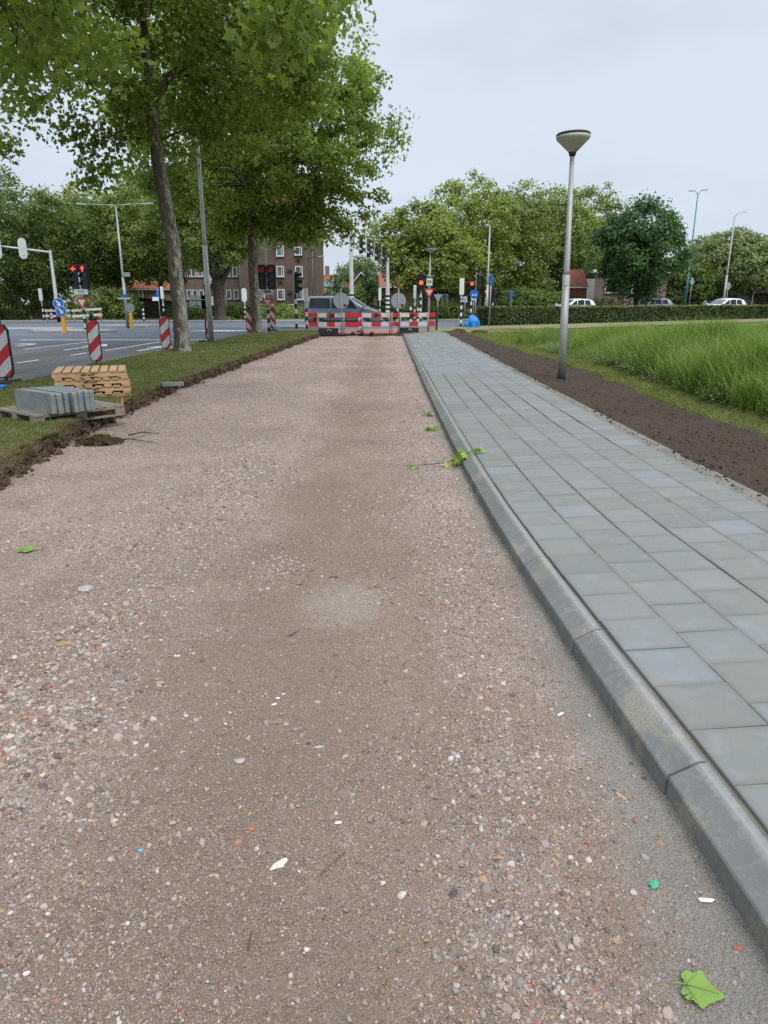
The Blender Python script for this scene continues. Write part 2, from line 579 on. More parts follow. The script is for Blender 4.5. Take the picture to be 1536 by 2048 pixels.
def mat_paint_road():
    n = NT('road_paint').set(.7, 0, .3)
    p = n.pos()
    c = n.mix(n.ramp(n.noise(p, 9, 8, .75), [(.50, 0.0), (.66, .7)]), (.74, .74, .72), (.22, .22, .21))
    n.col(c)
    return n.m

def mat_bark(name, a, b, c_, sc=3.0):
    n = NT(name).set(.9, 0, .2)
    p = n.pos(scale=(1.6, 1.6, .75), obj=True)
    f = n.noise(p, sc, 7, .62, 1.0)
    g = n.noise(p, sc * 3.3, 6, .7, .6)
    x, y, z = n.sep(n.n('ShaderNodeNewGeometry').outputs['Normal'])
    side = n.math('MULTIPLY', x, .22)                      # paler where faces turn right: peeled bark plus side light painted in
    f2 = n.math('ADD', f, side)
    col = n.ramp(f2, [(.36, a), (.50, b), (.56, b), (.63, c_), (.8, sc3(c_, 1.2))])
    col = n.mix(n.ramp(g, [(.42, .65), (.58, 0.0)]), col, sc3(a, .7))
    n.col(col)
    n.bump(n.math('ADD', n.noise(p, 14, 7, .7), n.math('MULTIPLY', f, 1.2)), .9, .03)
    return n.m

def mat_brick(name, c1, c2, mortar, sx=1.0):
    n = NT(name).set(.9, 0, .2)
    t = n.n('ShaderNodeTexBrick')
    p = n.n('ShaderNodeTexCoord').outputs['Object']
    x, y, z = n.sep(p)
    cb = n.n('ShaderNodeCombineXYZ')
    n.L(n.math('ADD', x, y), cb.inputs[0]); n.L(z, cb.inputs[1])
    n.L(cb.outputs[0], t.inputs['Vector'])
    t.inputs['Scale'].default_value = 1.0
    t.inputs['Brick Width'].default_value = .22
    t.inputs['Row Height'].default_value = .065
    t.inputs['Mortar Size'].default_value = .008
    t.inputs['Color1'].default_value = (*c1, 1)
    t.inputs['Color2'].default_value = (*c2, 1)
    t.inputs['Mortar'].default_value = (*mortar, 1)
    big = n.ramp(n.noise(n.pos(obj=True), .45, 6, .6), [(.3, .75), (.7, 1.2)])
    n.col(n.mix(1.0, t.outputs['Color'], big, 'MULTIPLY'))
    n.bump(t.outputs['Fac'], -.3, .01)
    return n.m

def mat_rooftile(name, c):
    n = NT(name).set(.85, 0, .2)
    p = n.pos(obj=True)
    x, y, z = n.sep(p)
    w = n.math('SINE', n.math('MULTIPLY', x, 2 * math.pi / .22))
    r = n.math('FRACT', n.math('DIVIDE', z, .17))
    col = n.ramp(n.noise(p, 2.2, 7, .7), [(.3, sc3(c, .6)), (.55, c), (.75, sc3(c, 1.25))])
    col = n.mix(n.ramp(n.noise(p, .9, 6, .65), [(.52, 0.0), (.70, .5)]), col, (.16, .10, .075))
    n.col(col)
    n.bump(n.math('ADD', w, r), .9, .04)
    return n.m

def mat_stripes(name, ca, cb, angle_sign, period, offset=0.0):
    """diagonal reflective sheeting in the board's own plane (x, z)"""
    n = NT(name).set(.35, 0, .5)
    x, y, z = n.sep(n.n('ShaderNodeTexCoord').outputs['Object'])
    f = n.math('FRACT', n.math('ADD', n.math('DIVIDE', n.math('ADD', n.math('MULTIPLY', x, -angle_sign), z), period), offset + 10))
    s = n.math('GREATER_THAN', f, .5)
    c = n.mix(s, ca, cb)
    d = n.noise(n.pos(obj=True), 7, 8, .7)
    c = n.mix(n.ramp(d, [(.5, 0.0), (.75, .45)]), c, (.18, .16, .14))
    n.col(c)
    return n.m

def mat_glass(name, c=(.02, .025, .03)):
    n = NT(name).set(.08, 0, .35)
    n.col(n.ramp(n.noise(n.pos(obj=True), 1.2, 3, .5), [(.35, sc3(c, .6)), (.7, sc3(c, 1.8))]))
    return n.m

M = {}
def mats():
    M['gravel'] = mat_gravel()
    M['stone'] = mat_stone()
    M['tile'] = mat_tile(); M['tile_far'] = mat_tile_far()
    M['kerb'] = mat_kerb()
    M['soil'] = mat_soil()
    M['asphalt'] = mat_asphalt()
    M['paint'] = mat_paint_road()
    M['sand'] = mat_ground('joint_sand', [(.3, (.13, .12, .095)), (.55, (.23, .21, .175)), (.75, (.34, .32, .28))], 6, 160, None, .5)
    M['lawn'] = mat_ground('lawn_soil', [(.3, (.045, .058, .02)), (.5, (.085, .105, .034)), (.7, (.14, .15, .06))], 2.2, 120, (.21, .17, .095))
    M['field'] = mat_ground('field_grass', [(.3, (.075, .11, .026)), (.5, (.135, .185, .044)), (.7, (.20, .24, .07))], 1.1, 60, (.20, .19, .085))
    M['dryfield'] = mat_ground('dry_grass', [(.3, (.12, .12, .05)), (.5, (.20, .185, .09)), (.7, (.29, .25, .14))], 1.1, 60, (.26, .22, .125))
    M['turfedge'] = mat_ground('torn_turf', [(.3, (.035, .024, .017)), (.5, (.095, .066, .045)), (.7, (.20, .145, .095))], 9, 70, None, 1.0)
    M['redpath'] = mat_ground('red_cycle_path', [(.3, (.26, .13, .115)), (.6, (.36, .19, .17)), (.8, (.42, .25, .23))], 1.0, 80, None, .2)
    M['conc'] = plain('light_concrete', (.30, .305, .295), .9, .22, 5, .3, 90, dirt=.3)
    M['slab'] = plain('blue_grey_concrete', (.20, .225, .222), .9, .25, 7, .35, 110, dirt=.35)
    M['galv'] = plain('galvanised_steel', (.33, .34, .335), .5, .2, 5, .08, 40, .55, dirt=.35)
    M['pole'] = plain('aluminium_pole', (.36, .36, .345), .55, .18, 3.5, .12, 50, .4, dirt=.5)
    M['greyback'] = plain('grey_sign_back', (.27, .31, .325), .5, .12, 4, 0, 40, .2, dirt=.25)
    M['white'] = plain('white_enamel', (.70, .71, .68), .4, .08, 4, 0, 40, 0, dirt=.35)
    M['offwhite'] = plain('pale_grey_enamel', (.52, .54, .51), .45, .1, 4, 0, 40, 0, dirt=.35)
    M['black'] = plain('black_enamel', (.018, .018, .019), .45, .3, 4, 0, 40, 0)
    M['rubber'] = plain('black_rubber', (.022, .022, .022), .8, .4, 12, .3, 80)
    M['red'] = plain('red_reflective', (.52, .025, .028), .4, .15, 5, 0, 40, 0, dirt=.3)
    M['orange'] = plain('orange_marker_paint', (.85, .16, .07), .6, .15, 9)
    M['blue'] = plain('traffic_blue', (.015, .12, .50), .4, .15, 5, 0, 40, 0, dirt=.15)
    M['yellow'] = plain('traffic_yellow', (.78, .37, .012), .45, .14, 5, 0, 40, 0, dirt=.25)
    M['tarp'] = plain('blue_tarpaulin', (.012, .20, .62), .45, .3, 6, .5, 25)
    M['teal'] = plain('teal_pole_paint', (.045, .155, .17), .5, .2, 4, 0)
    M['wood_new'] = plain('fresh_pine', (.46, .30, .16), .8, .28, 5, .3, 45, dirt=.3)
    M['wood_old'] = plain('weathered_pine', (.235, .195, .16), .9, .32, 6, .4, 45, dirt=.4)
    M['wood_white'] = plain('flaking_white_board', (.55, .53, .48), .8, .3, 5, .2, 40, dirt=.7)
    M['wood_red'] = plain('faded_red_board', (.48, .11, .07), .8, .3, 5, .2, 40, dirt=.5)
    M['ink'] = plain('stamped_ink', (.07, .05, .035), .9, .4, 30)
    M['glass'] = mat_glass('dark_glass')
    M['glass2'] = mat_glass('sky_glass', (.09, .11, .125))
    M['brick'] = mat_brick('brown_brick', (.10, .066, .053), (.145, .096, .078), (.15, .13, .115))
    M['brick_dark'] = mat_brick('dark_brick', (.070, .052, .045), (.105, .075, .062), (.085, .075, .07))
    M['brick_pink'] = mat_brick('pink_brick', (.20, .125, .10), (.25, .16, .13), (.22, .19, .17))
    M['rooforange'] = mat_rooftile('orange_roof_tile', (.36, .135, .08))
    M['roofbrown'] = mat_rooftile('brown_roof_tile', (.24, .095, .06))
    M['stripe_up'] = mat_stripes('stripe_rising', (.50, .022, .025), (.55, .57, .57), 1, .50, .18)
    M['stripe_down'] = mat_stripes('stripe_falling', (.50, .022, .025), (.55, .57, .57), -1, .50, .05)
    M['lampglass'] = plain('dirty_opal_lamp', (.40, .385, .32), .5, .25, 5, 0, 40, 0, dirt=.6)
    M['redon'] = emit('lit_red_lens', (1.0, .035, .015), 5.0)
    M['reddim'] = emit('weak_red_lens', (.35, .012, .012), .12)
    M['lens'] = plain('dark_lens', (.02, .022, .022), .2, .2, 10)
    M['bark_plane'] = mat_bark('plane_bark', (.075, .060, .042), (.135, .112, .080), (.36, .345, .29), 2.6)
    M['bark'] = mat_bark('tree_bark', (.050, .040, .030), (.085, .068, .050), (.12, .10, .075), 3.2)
    M['leaf_plane'] = leafmat('plane_leaf', (.115, .165, .030), (.17, .23, .045), (.25, .305, .078), .52, .45, .5, .78)
    M['leaf_dark'] = leafmat('dark_leaf', (.075, .115, .028), (.11, .16, .038), (.165, .21, .056), .38, .3, .55, .72)
    M['leaf_mid'] = leafmat('mid_green_leaf', (.12, .165, .038), (.175, .225, .056), (.25, .295, .085), .35, .28, .55, .75)
    M['leaf_lime'] = leafmat('lime_leaf', (.145, .19, .036), (.21, .26, .054), (.30, .34, .085), .35, .28, .55, .75)
    M['leaf_yellow'] = leafmat('yellow_green_leaf', (.18, .20, .05), (.26, .27, .075), (.34, .33, .11), .3, .3)
    M['leaf_pale'] = leafmat('pale_leaf', (.13, .175, .06), (.19, .235, .09), (.30, .335, .16), .3, .5, .55, .7)
    M['leaf_blue'] = leafmat('deep_green_leaf', (.042, .095, .030), (.065, .132, .040), (.105, .18, .06), .3, .3, .55, .7)
    M['leaf_hedge'] = leafmat('hedge_leaf', (0.034, 0.058, 0.017), (0.058, 0.09, 0.024), (0.102, 0.132, 0.038), .15, 1.2)
    M['leaf_hedgetop'] = leafmat('hedge_young_leaf', (.12, .125, .035), (.19, .17, .055), (.25, .19, .075), .2, 1.2)
    M['leaf_fresh'] = leafmat('fresh_leaf', (.17, .29, .05), (.22, .35, .07), (.26, .39, .10), .2, 3, .6, .85)
    M['leaf_weed'] = leafmat('weed_leaf', (.09, .145, .045), (.14, .20, .065), (.23, .28, .13), .25, 1.2, .55, .7)
    M['blade_lawn'] = blademat('lawn_blade', [(.25, (.085, .125, .028)), (.50, (.145, .195, .048)), (.62, (.20, .215, .07)), (.76, (.30, .25, .125))])
    M['blade_dry'] = blademat('dry_blade', [(.25, (.09, .075, .032)), (.55, (.20, .155, .08)), (.8, (.32, .25, .14))], .15)
    M['blade_tall'] = blademat('tall_blade', [(.25, (.10, .170, .032)), (.50, (.165, .25, .05)), (.70, (.24, .32, .08)), (.9, (.36, .39, .17))], .4)
    M['blade_border'] = blademat('border_blade', [(.25, (.11, .145, .032)), (.50, (.17, .20, .05)), (.70, (.25, .265, .085)), (.9, (.34, .32, .14))], .3)
mats()

# ------------------------------------------------------------------ scattering (grass, loose stones)
def source_collection(name, objs):
    c = bpy.data.collections.new(name)
    for o in objs:
        for u in list(o.users_collection):
            u.objects.unlink(o)
        c.objects.link(o)
    return c

def scatter(name, pts, rot, scl, sources, label, cat, parent=None):
    """one object whose points each carry an instance of a source mesh"""
    me = bpy.data.meshes.new(name)
    pts = np.asarray(pts, dtype=np.float32)
    me.vertices.add(len(pts))
    me.vertices.foreach_set('co', pts.ravel())
    a = me.attributes.new('rot', 'FLOAT_VECTOR', 'POINT')
    a.data.foreach_set('vector', np.asarray(rot, dtype=np.float32).ravel())
    a = me.attributes.new('scl', 'FLOAT_VECTOR', 'POINT')
    scl = np.asarray(scl, dtype=np.float32)
    if scl.ndim == 1: scl = np.repeat(scl[:, None], 3, 1)
    a.data.foreach_set('vector', scl.ravel())
    o = bpy.data.objects.new(name, me)
    COL.objects.link(o)
    ng = bpy.data.node_groups.new(name + '_scatter', 'GeometryNodeTree')
    ng.interface.new_socket('Geometry', in_out='INPUT', socket_type='NodeSocketGeometry')
    ng.interface.new_socket('Geometry', in_out='OUTPUT', socket_type='NodeSocketGeometry')
    N, L = ng.nodes, ng.links
    gi, go = N.new('NodeGroupInput'), N.new('NodeGroupOutput')
    ip = N.new('GeometryNodeInstanceOnPoints')
    ci = N.new('GeometryNodeCollectionInfo')
    ci.inputs['Collection'].default_value = source_collection(name + '_source', sources)
    ci.inputs['Separate Children'].default_value = True
    ci.inputs['Reset Children'].default_value = True
    na = N.new('GeometryNodeInputNamedAttribute'); na.data_type = 'FLOAT_VECTOR'; na.inputs['Name'].default_value = 'rot'
    nb = N.new('GeometryNodeInputNamedAttribute'); nb.data_type = 'FLOAT_VECTOR'; nb.inputs['Name'].default_value = 'scl'
    er = N.new('FunctionNodeEulerToRotation')
    ip.inputs['Pick Instance'].default_value = True
    L.new(gi.outputs[0], ip.inputs['Points'])
    L.new(ci.outputs[0], ip.inputs['Instance'])
    L.new(na.outputs['Attribute'], er.inputs[0])
    L.new(er.outputs[0], ip.inputs['Rotation'])
    L.new(nb.outputs['Attribute'], ip.inputs['Scale'])
    L.new(ip.outputs[0], go.inputs[0])
    md = o.modifiers.new('scatter', 'NODES')
    md.node_group = ng
    tag(o, label, cat, None, 'stuff')
    if parent is not None: o.parent = parent
    return o

def raw_obj(name, verts, faces, m, smooth=False):
    me = bpy.data.meshes.new(name)
    me.from_pydata([tuple(v) for v in verts], [], [tuple(f) for f in faces])
    me.materials.append(m)
    if smooth: me.polygons.foreach_set('use_smooth', [True] * len(me.polygons))
    me.update()
    o = bpy.data.objects.new(name, me)
    COL.objects.link(o)
    return o

def ico():
    t = (1 + 5 ** .5) / 2
    v = np.array([(-1, t, 0), (1, t, 0), (-1, -t, 0), (1, -t, 0), (0, -1, t), (0, 1, t), (0, -1, -t), (0, 1, -t), (t, 0, -1), (t, 0, 1), (-t, 0, -1), (-t, 0, 1)])
    f = [(0, 11, 5), (0, 5, 1), (0, 1, 7), (0, 7, 10), (0, 10, 11), (1, 5, 9), (5, 11, 4), (11, 10, 2), (10, 7, 6), (7, 1, 8), (3, 9, 4), (3, 4, 2), (3, 2, 6), (3, 6, 8), (3, 8, 9), (4, 9, 5), (2, 4, 11), (6, 2, 10), (8, 6, 7), (9, 8, 1)]
    return v / np.linalg.norm(v[0]), f

def stone_shape(sub=1, jag=.28, seed=0):
    g = np.random.default_rng(seed)
    v, f = ico()
    v = [Vector(a) for a in v]
    for _ in range(sub):
        mid, nf = {}, []
        def m(a, b):
            k = (min(a, b), max(a, b))
            if k not in mid:
                v.append(((v[a] + v[b]) / 2).normalized()); mid[k] = len(v) - 1
            return mid[k]
        for (a, b, c) in f:
            ab, bc, ca = m(a, b), m(b, c), m(c, a)
            nf += [(a, ab, ca), (b, bc, ab), (c, ca, bc), (ab, bc, ca)]
        f = nf
    pl = [(Vector(g.normal(size=3)).normalized(), g.uniform(.45, .8)) for _ in range(7)]
    out = []
    for p in v:
        q = p * (1 + g.uniform(-jag, jag) * .35)
        for (nn, d) in pl:                       # split faces
            e = q.dot(nn) - d
            if e > 0: q = q - nn * e
        out.append(q)
    s = (1, g.uniform(.65, 1), g.uniform(.45, .75))
    return [(q.x * s[0], q.y * s[1], q.z * s[2]) for q in out], f

# ------------------------------------------------------------------ lines surveyed on site (metres)
def curve(pts):
    a = np.array(pts, float)
    xs, ys = a[:, 0], a[:, 1]
    def f(y):
        y = np.asarray(y, float)
        r = np.zeros_like(y)
        for d in (-1.2, -.8, -.4, 0, .4, .8, 1.2):
            r = r + np.interp(y + d, ys, xs)
        return r / 7
    return f
kerb_x = curve([(1.04, -2), (1.02, 1.0), (.985, 1.7), (.93, 2.66), (.86, 3.73), (.82, 4.9), (.795, 6.5), (.785, 9.5), (.795, 13.5), (.835, 20.8), (.92, 35), (.95, 38)])
edge_x = curve([(-3.1, -2), (-3.3, 3), (-3.62, 6.3), (-3.78, 7.2), (-3.9, 8.2), (-3.92, 9.6), (-3.97, 10.5), (-4.10, 12.3), (-3.98, 15.4), (-3.86, 19.1), (-3.66, 25.3), (-3.5, 30), (-3.18, 35.9), (-3.1, 38)])
verge_road_x = curve([(-7.1, -10), (-7.1, 14), (-7.2, 18), (-7.1, 21), (-6.9, 24), (-6.8, 29), (-6.5, 36), (-5.9, 39.5)])
soil_x = curve([(4.2, 0), (4.33, 7.8), (4.25, 11.2), (4.42, 14.6), (4.42, 19.2), (4.22, 23.2), (3.95, 29.5), (3.9, 36)])
END = 35.7                                   # where the works stop
TILE = .302
def tile_left(y): return kerb_x(y) + .144
def tile_right(y): return tile_left(y) + 6 * TILE

# ------------------------------------------------------------------ ground sheet to the horizon
g = MB()
g.add([(-700, -60, -.06), (700, -60, -.06), (700, 1200, -.06), (-700, 1200, -.06)], [(0, 1, 2, 3)])
tag(g.build('ground', M['field']), 'green grassy ground reaching to the horizon', 'ground', None, 'structure')

# gravel bed with shallow ruts
ys = np.concatenate([np.arange(-1.5, 8, .035), np.arange(8, 18, .09), np.arange(18, 36.2, .25)])
us = np.linspace(0, 1, 150)
Yg, Ug = np.meshgrid(ys, us, indexing='ij')
xl, xr = edge_x(Yg) - .35, kerb_x(Yg) + .03
Xg = xl + (xr - xl) * Ug
def gravel_z(x, y):
    k = kerb_x(y) - x
    z = .018 * fbm(x, y, .7, 4) + .012 * fbm(x, y, 5, 3) + .007 * vnoise(x, y, 24)
    z = z + .020 * np.exp(-((x + 1.45) / .35) ** 2) + .018 * np.exp(-((x - .35) / .22) ** 2) - .012 * np.exp(-((x + .35) / .4) ** 2)
    return z - .01 + .012 * np.clip(1 - k / .25, 0, 1)
gravel_bed = tag(sheet('gravel_path', Xg, Yg, gravel_z(Xg, Yg), M['gravel']), 'wide bed of pinkish brown broken gravel along the new kerb', 'path', None, 'structure')

# loose stones lying on the bed
stones, grains = [], []
for i in range(9):
    v, f = stone_shape(1, .3, 100 + i)
    stones.append(raw_obj('stone', v, f, M['stone']))
for i in range(6):
    v, f = stone_shape(0, .3, 140 + i)
    grains.append(raw_obj('grain', v, f, M['stone']))
def in_view(x, y, m=.7):
    return (np.abs(x) < y * .60 + m)
def stone_points(n, y0, y1, power, smin, smax, mask=None, bury=.35):
    u = rng.random(n)
    y = y0 + (y1 - y0) * u ** power
    x = edge_x(y) + .1 + (kerb_x(y) - edge_x(y) - .12) * rng.random(n)
    k = in_view(x, y)
    if mask is not None: k &= rng.random(n) < mask(x, y)
    x, y = x[k], y[k]
    s = smin * (smax / smin) ** (rng.random(len(x)) ** 2.0)
    z = gravel_z(x, y) + s * (.45 - bury)
    return np.stack([x, y, z], 1), s
def coarse(x, y):
    c = np.exp(-((x + 1.5 + .25 * fbm(x, y, .8, 2)) / .50) ** 2) * np.clip((11 - y) / 4, 0, 1) + np.exp(-((x - .42 - .12 * fbm(x, y, 1.1, 2)) / .24) ** 2)
    c = c + .35 * np.clip(fbm(x, y, 1.3, 3) * 2, 0, 1) + 1.2 * np.exp(-(((x + 1.55) / .35) ** 2 + ((y - 2.9) / .8) ** 2)) + .8 * np.exp(-(((x + .75) / .28) ** 2 + ((y - 4.1) / .35) ** 2))
    kx = kerb_x(y) - x
    return np.clip(.02 + c, 0, 1) * np.clip((kx - .05) / .12, .12, 1)
def fine(x, y):
    kx = kerb_x(y) - x
    return np.clip(.55 + .9 * fbm(x, y, 1.6, 3) + .5 * coarse(x, y), .12, 1) * np.clip((kx - .04) / .10, .3, 1)
P1, S1 = stone_points(520000, 1.05, 5.0, 1.35, .0016, .0052, fine)
P2, S2 = stone_points(110000, 1.1, 16.0, 1.8, .0040, .0115, lambda x, y: .05 + .95 * coarse(x, y))
P3, S3 = stone_points(16000, 1.1, 32.0, 1.5, .008, .024, lambda x, y: .012 + .10 * (y > 6) + .85 * coarse(x, y), .55)
def band(n, xc, sd, y0, y1, pw, s0, s1):
    y = y0 + (y1 - y0) * rng.random(n) ** pw
    x = xc(y) + rng.normal(0, sd, n)
    k = (rng.random(n) < np.clip(.5 + 1.6 * fbm(x, y, 1.4, 3), .06, 1)) & (x < kerb_x(y) - .06)
    x, y = x[k], y[k]
    s = s0 * (s1 / s0) ** (rng.random(len(x)) ** 1.7)
    return np.stack([x, y, gravel_z(x, y) - s * .10], 1), s
P4, S4 = band(16000, lambda y: -1.50 + .10 * np.sin(y * 1.3), .24, 1.9, 8.5, 1.2, .006, .022)        # rubble pushed aside left of the track
P5, S5 = band(15000, lambda y: kerb_x(y) - .40, .13, 1.1, 9.0, 1.3, .004, .014)                       # and along the kerb
P6, S6 = band(1500, lambda y: -.62 + 0 * y, .12, 3.7, 4.4, 1.0, .006, .020)
P7, S7 = stone_points(60000, 4.5, 26.0, 1.5, .0055, .016, lambda x, y: np.clip(.35 + 1.2 * fbm(x, y, .9, 3) + .3 * (x < -1.2), .05, 1), .5)
P = np.concatenate([P2, P3, P4, P5, P6, P7]); S = np.concatenate([S2, S3, S4, S5, S6, S7])
scatter('gravel', P, rng.uniform(-3.1, 3.1, (len(P), 3)) * np.array([.25, .25, 1]), S, stones, 'loose broken stones of many tones lying on the gravel bed', 'gravel')
scatter('fine_gravel', P1, rng.uniform(-3.1, 3.1, (len(P1), 3)), S1, grains, 'fine grit and sand grains covering the near gravel bed', 'gravel')

# ------------------------------------------------------------------ left verge: lawn with a torn edge
ys = np.concatenate([np.arange(-2, 14, .06), np.arange(14, 39.6, .16)])
cols = 46
Xv = np.zeros((len(ys), cols)); Yv = np.repeat(ys[:, None], cols, 1); Zv = np.zeros_like(Xv)
e = edge_x(ys) + .10 * fbm(ys, ys * 0 + 3, 1.1, 4) + .07 * fbm(ys, ys * 0 + 9, 5, 3)
vr = verge_road_x(ys)
top_n = 34
for j in range(top_n):
    t = (j / (top_n - 1)) ** .8
    Xv[:, j] = vr + (e - vr) * t
    Zv[:, j] = .125 + .055 * np.clip(t * 2 - .4, 0, 1) + .03 * fbm(Xv[:, j], ys, .8, 4)
Zv[:, 0] = .06
slump = .03 + .07 * np.clip(fbm(ys, ys * 0 + 20, .9, 3) + .3, 0, 1)
for j in range(top_n, cols):
    t = (j - top_n + 1) / (cols - top_n)
    Xv[:, j] = e + slump * t ** 1.6 + .05 * fbm(ys * 3, ys * 0 + j * .8, 2.2, 3) * (1 - .3 * t)
    Zv[:, j] = np.interp(t, [0, .12, .8, 1], [0, .02, .9, 1]) * -.24 + Zv[:, top_n - 1] + .02 * fbm(ys * 4, ys * 0 + j, 2, 2)
mi = np.zeros((len(ys) - 1, cols - 1), int); mi[:, top_n - 1:] = 1
verge = tag(sheet('verge', Xv, Yv, Zv, [M['lawn'], M['turfedge']], None, True, mi.ravel()), 'grass verge with a freshly cut earthen edge beside the gravel', 'verge', None, 'structure')
def verge_z(x, y):
    yy = verge_road_x(y)
    t = np.clip((x - yy) / (edge_x(y) - yy), 0, 1) ** 1.25
    return .125 + .055 * np.clip(t * 2 - .4, 0, 1) + .03 * fbm(x, y, .8, 4)

def blade_tuft(n, h0, h1, w, spread, lean, seed, m, seg=2):
    g_ = np.random.default_rng(seed)
    vs, fs = [], []
    for i in range(n):
        a = g_.uniform(0, 6.28); r = spread * g_.random() ** .5
        bx, by = r * math.cos(a), r * math.sin(a)
        h = g_.uniform(h0, h1); ln = lean * g_.uniform(.2, 1) * h; d = g_.uniform(0, 6.28); fa = g_.uniform(0, 6.28)
        ux, uy = math.cos(fa) * w / 2, math.sin(fa) * w / 2
        b = len(vs)
        for k in range(seg + 1):
            t = k / seg
            cx, cy = bx + math.cos(d) * ln * t * t, by + math.sin(d) * ln * t * t
            cz = h * (t - .25 * lean * t * t * t)
            ww = (1 - t) ** .6 if k < seg else 0
            if k < seg:
                vs += [(cx - ux * ww, cy - uy * ww, cz), (cx + ux * ww, cy + uy * ww, cz)]
            else:
                vs.append((cx, cy, cz))
        for k in range(seg - 1):
            fs.append((b + 2 * k, b + 2 * k + 1, b + 2 * k + 3, b + 2 * k + 2))
        fs.append((b + 2 * seg - 2, b + 2 * seg - 1, b + 2 * seg))
    return raw_obj('tuft', vs, fs, m)

lawn_t = [blade_tuft(22, .02, .05, .004, .05, .7, i, M['blade_lawn']) for i in range(6)]
n = 34000
y = 5.5 + 30 * rng.random(n) ** 1.5
x = verge_road_x(y) + .05 + (edge_x(y) - verge_road_x(y) - .05) * rng.random(n)
k = rng.random(n) < np.clip(.8 + 1.2 * fbm(x, y, .9, 3), .25, 1)
x, y = x[k], y[k]
s = rng.uniform(.7, 1.25, len(x)) * (1 + y / 30)
scatter('lawn_grass', np.stack([x, y, verge_z(x, y) - .01], 1), np.stack([0 * x, 0 * x, rng.uniform(0, 6.28, len(x))], 1), s, lawn_t, 'short mown grass with dry patches on the verge', 'grass')
dry_t = [blade_tuft(22, .03, .08, .004, .05, 1.4, 50 + i, M['blade_dry']) for i in range(5)]
n = 5200
y = 5.2 + 30 * rng.random(n) ** 1.6
k = rng.random(n) < np.clip(.32 + 1.5 * fbm(y, y * 0 + 5, 1.7, 3), .04, 1)
y = y[k]; n = len(y)
ex = np.interp(y, ys, e)
x = ex + rng.normal(-.02, .05, n)
z = verge_z(np.minimum(x, ex - .01), y) - .01 - .12 * np.clip((x - ex) / .07, 0, 1)
scatter('torn_grass', np.stack([x, y, z], 1), np.stack([rng.uniform(-.5, .5, n), rng.uniform(.2, 1.6, n), rng.uniform(-.7, .7, n)], 1), rng.uniform(.6, 1.3, n), dry_t, 'dry torn grass hanging over the cut verge edge', 'grass')
clods = []
for i in range(5):
    v, f = stone_shape(1, .8, 300 + i)
    clods.append(raw_obj('clod', v, f, M['turfedge']))
n = 2200
y = 5 + 30 * rng.random(n) ** 1.7
ex = np.interp(y, ys, e)
x = ex + .02 + np.abs(rng.normal(.03, .05, n))
s = .010 + .055 * rng.random(n) ** 3
zz = np.maximum(gravel_z(x, y), .13 - (x - ex) * 1.0) - s * .2
scatter('earth_clods', np.stack([x, y, zz], 1), rng.uniform(-3, 3, (n, 3)), s, clods, 'crumbled earth clods along the foot of the cut verge', 'soil')

# ------------------------------------------------------------------ new pavement: kerb stones and concrete tiles
kerb = thing('kerb', 'row of new grey concrete kerb stones along the gravel', 'kerb')
kerb['kind'] = 'structure'
def kerb_stone(L):
    pr = [(0, -.12), (0, .072), (.005, .079), (.088, .122), (.098, .128), (.127, .130), (.130, .124), (.130, -.12)]
    return MB().prism(pr, L, (0, 0, 0), 'y').build('kerb_stone', M['kerb'], kerb)
k0 = kerb_stone(.994)
yk = .02
i = 0
while yk < END - .5:
    o = k0 if i == 0 else k0.copy()
    if i: COL.objects.link(o); o.parent = kerb
    ym = yk + .5
    o.location = (float(kerb_x(ym)) + random.uniform(-.002, .002), ym, random.uniform(-.003, .003))
    o.rotation_euler = (random.uniform(-.002, .002), 0, -math.atan(float(kerb_x(ym + .5) - kerb_x(ym - .5))) + random.uniform(-.002, .002))
    yk += 1.0; i += 1

pave = thing('pavement', 'new pavement of square grey concrete tiles in offset rows', 'pavement')
pave['kind'] = 'structure'
ys = np.arange(-.6, END, .3)
bedx = np.stack([kerb_x(ys) + .11, tile_right(ys) + .16], 1)
FALL = .036                                  # the pavement drains towards the kerb
sheet('sand_bed', bedx, np.repeat(ys[:, None], 2, 1), np.stack([np.full(len(ys), .118), np.full(len(ys), .118 + FALL * 2.0)], 1), M['sand'], pave)
def tile_mesh(sd):
    g_ = random.Random(sd)
    h, b = .1492, .0035
    m = MB()
    vs = []
    for (s_, z_) in ((h, -.05), (h, -b), (h - b, 0)):
        vs += [(-s_, -s_, z_), (s_, -s_, z_), (s_, s_, z_), (-s_, s_, z_)]
    if sd:                                        # a chipped corner or a nibbled rim
        c = g_.randrange(4)
        vs[8 + c] = tuple(a * (.975 if j < 2 else 1) for j, a in enumerate(vs[8 + c]))
        vs[4 + c] = tuple(a * (.99 if j < 2 else 1) for j, a in enumerate(vs[4 + c]))
    m.add(vs, [(8, 9, 10, 11)] + [(r * 4 + k, r * 4 + (k + 1) % 4, r * 4 + 4 + (k + 1) % 4, r * 4 + 4 + k) for r in (0, 1) for k in range(4)])
    return m
protos = []
n_tiles = 0
far = MB()
rows = []
for c in range(6):
    yy = .55 + (.151 if c % 2 else 0) + random.uniform(-.02, .02)
    while yy < END - .15:
        rows.append((yy, c)); yy += TILE + random.uniform(-.0006, .0008)
rows.sort()
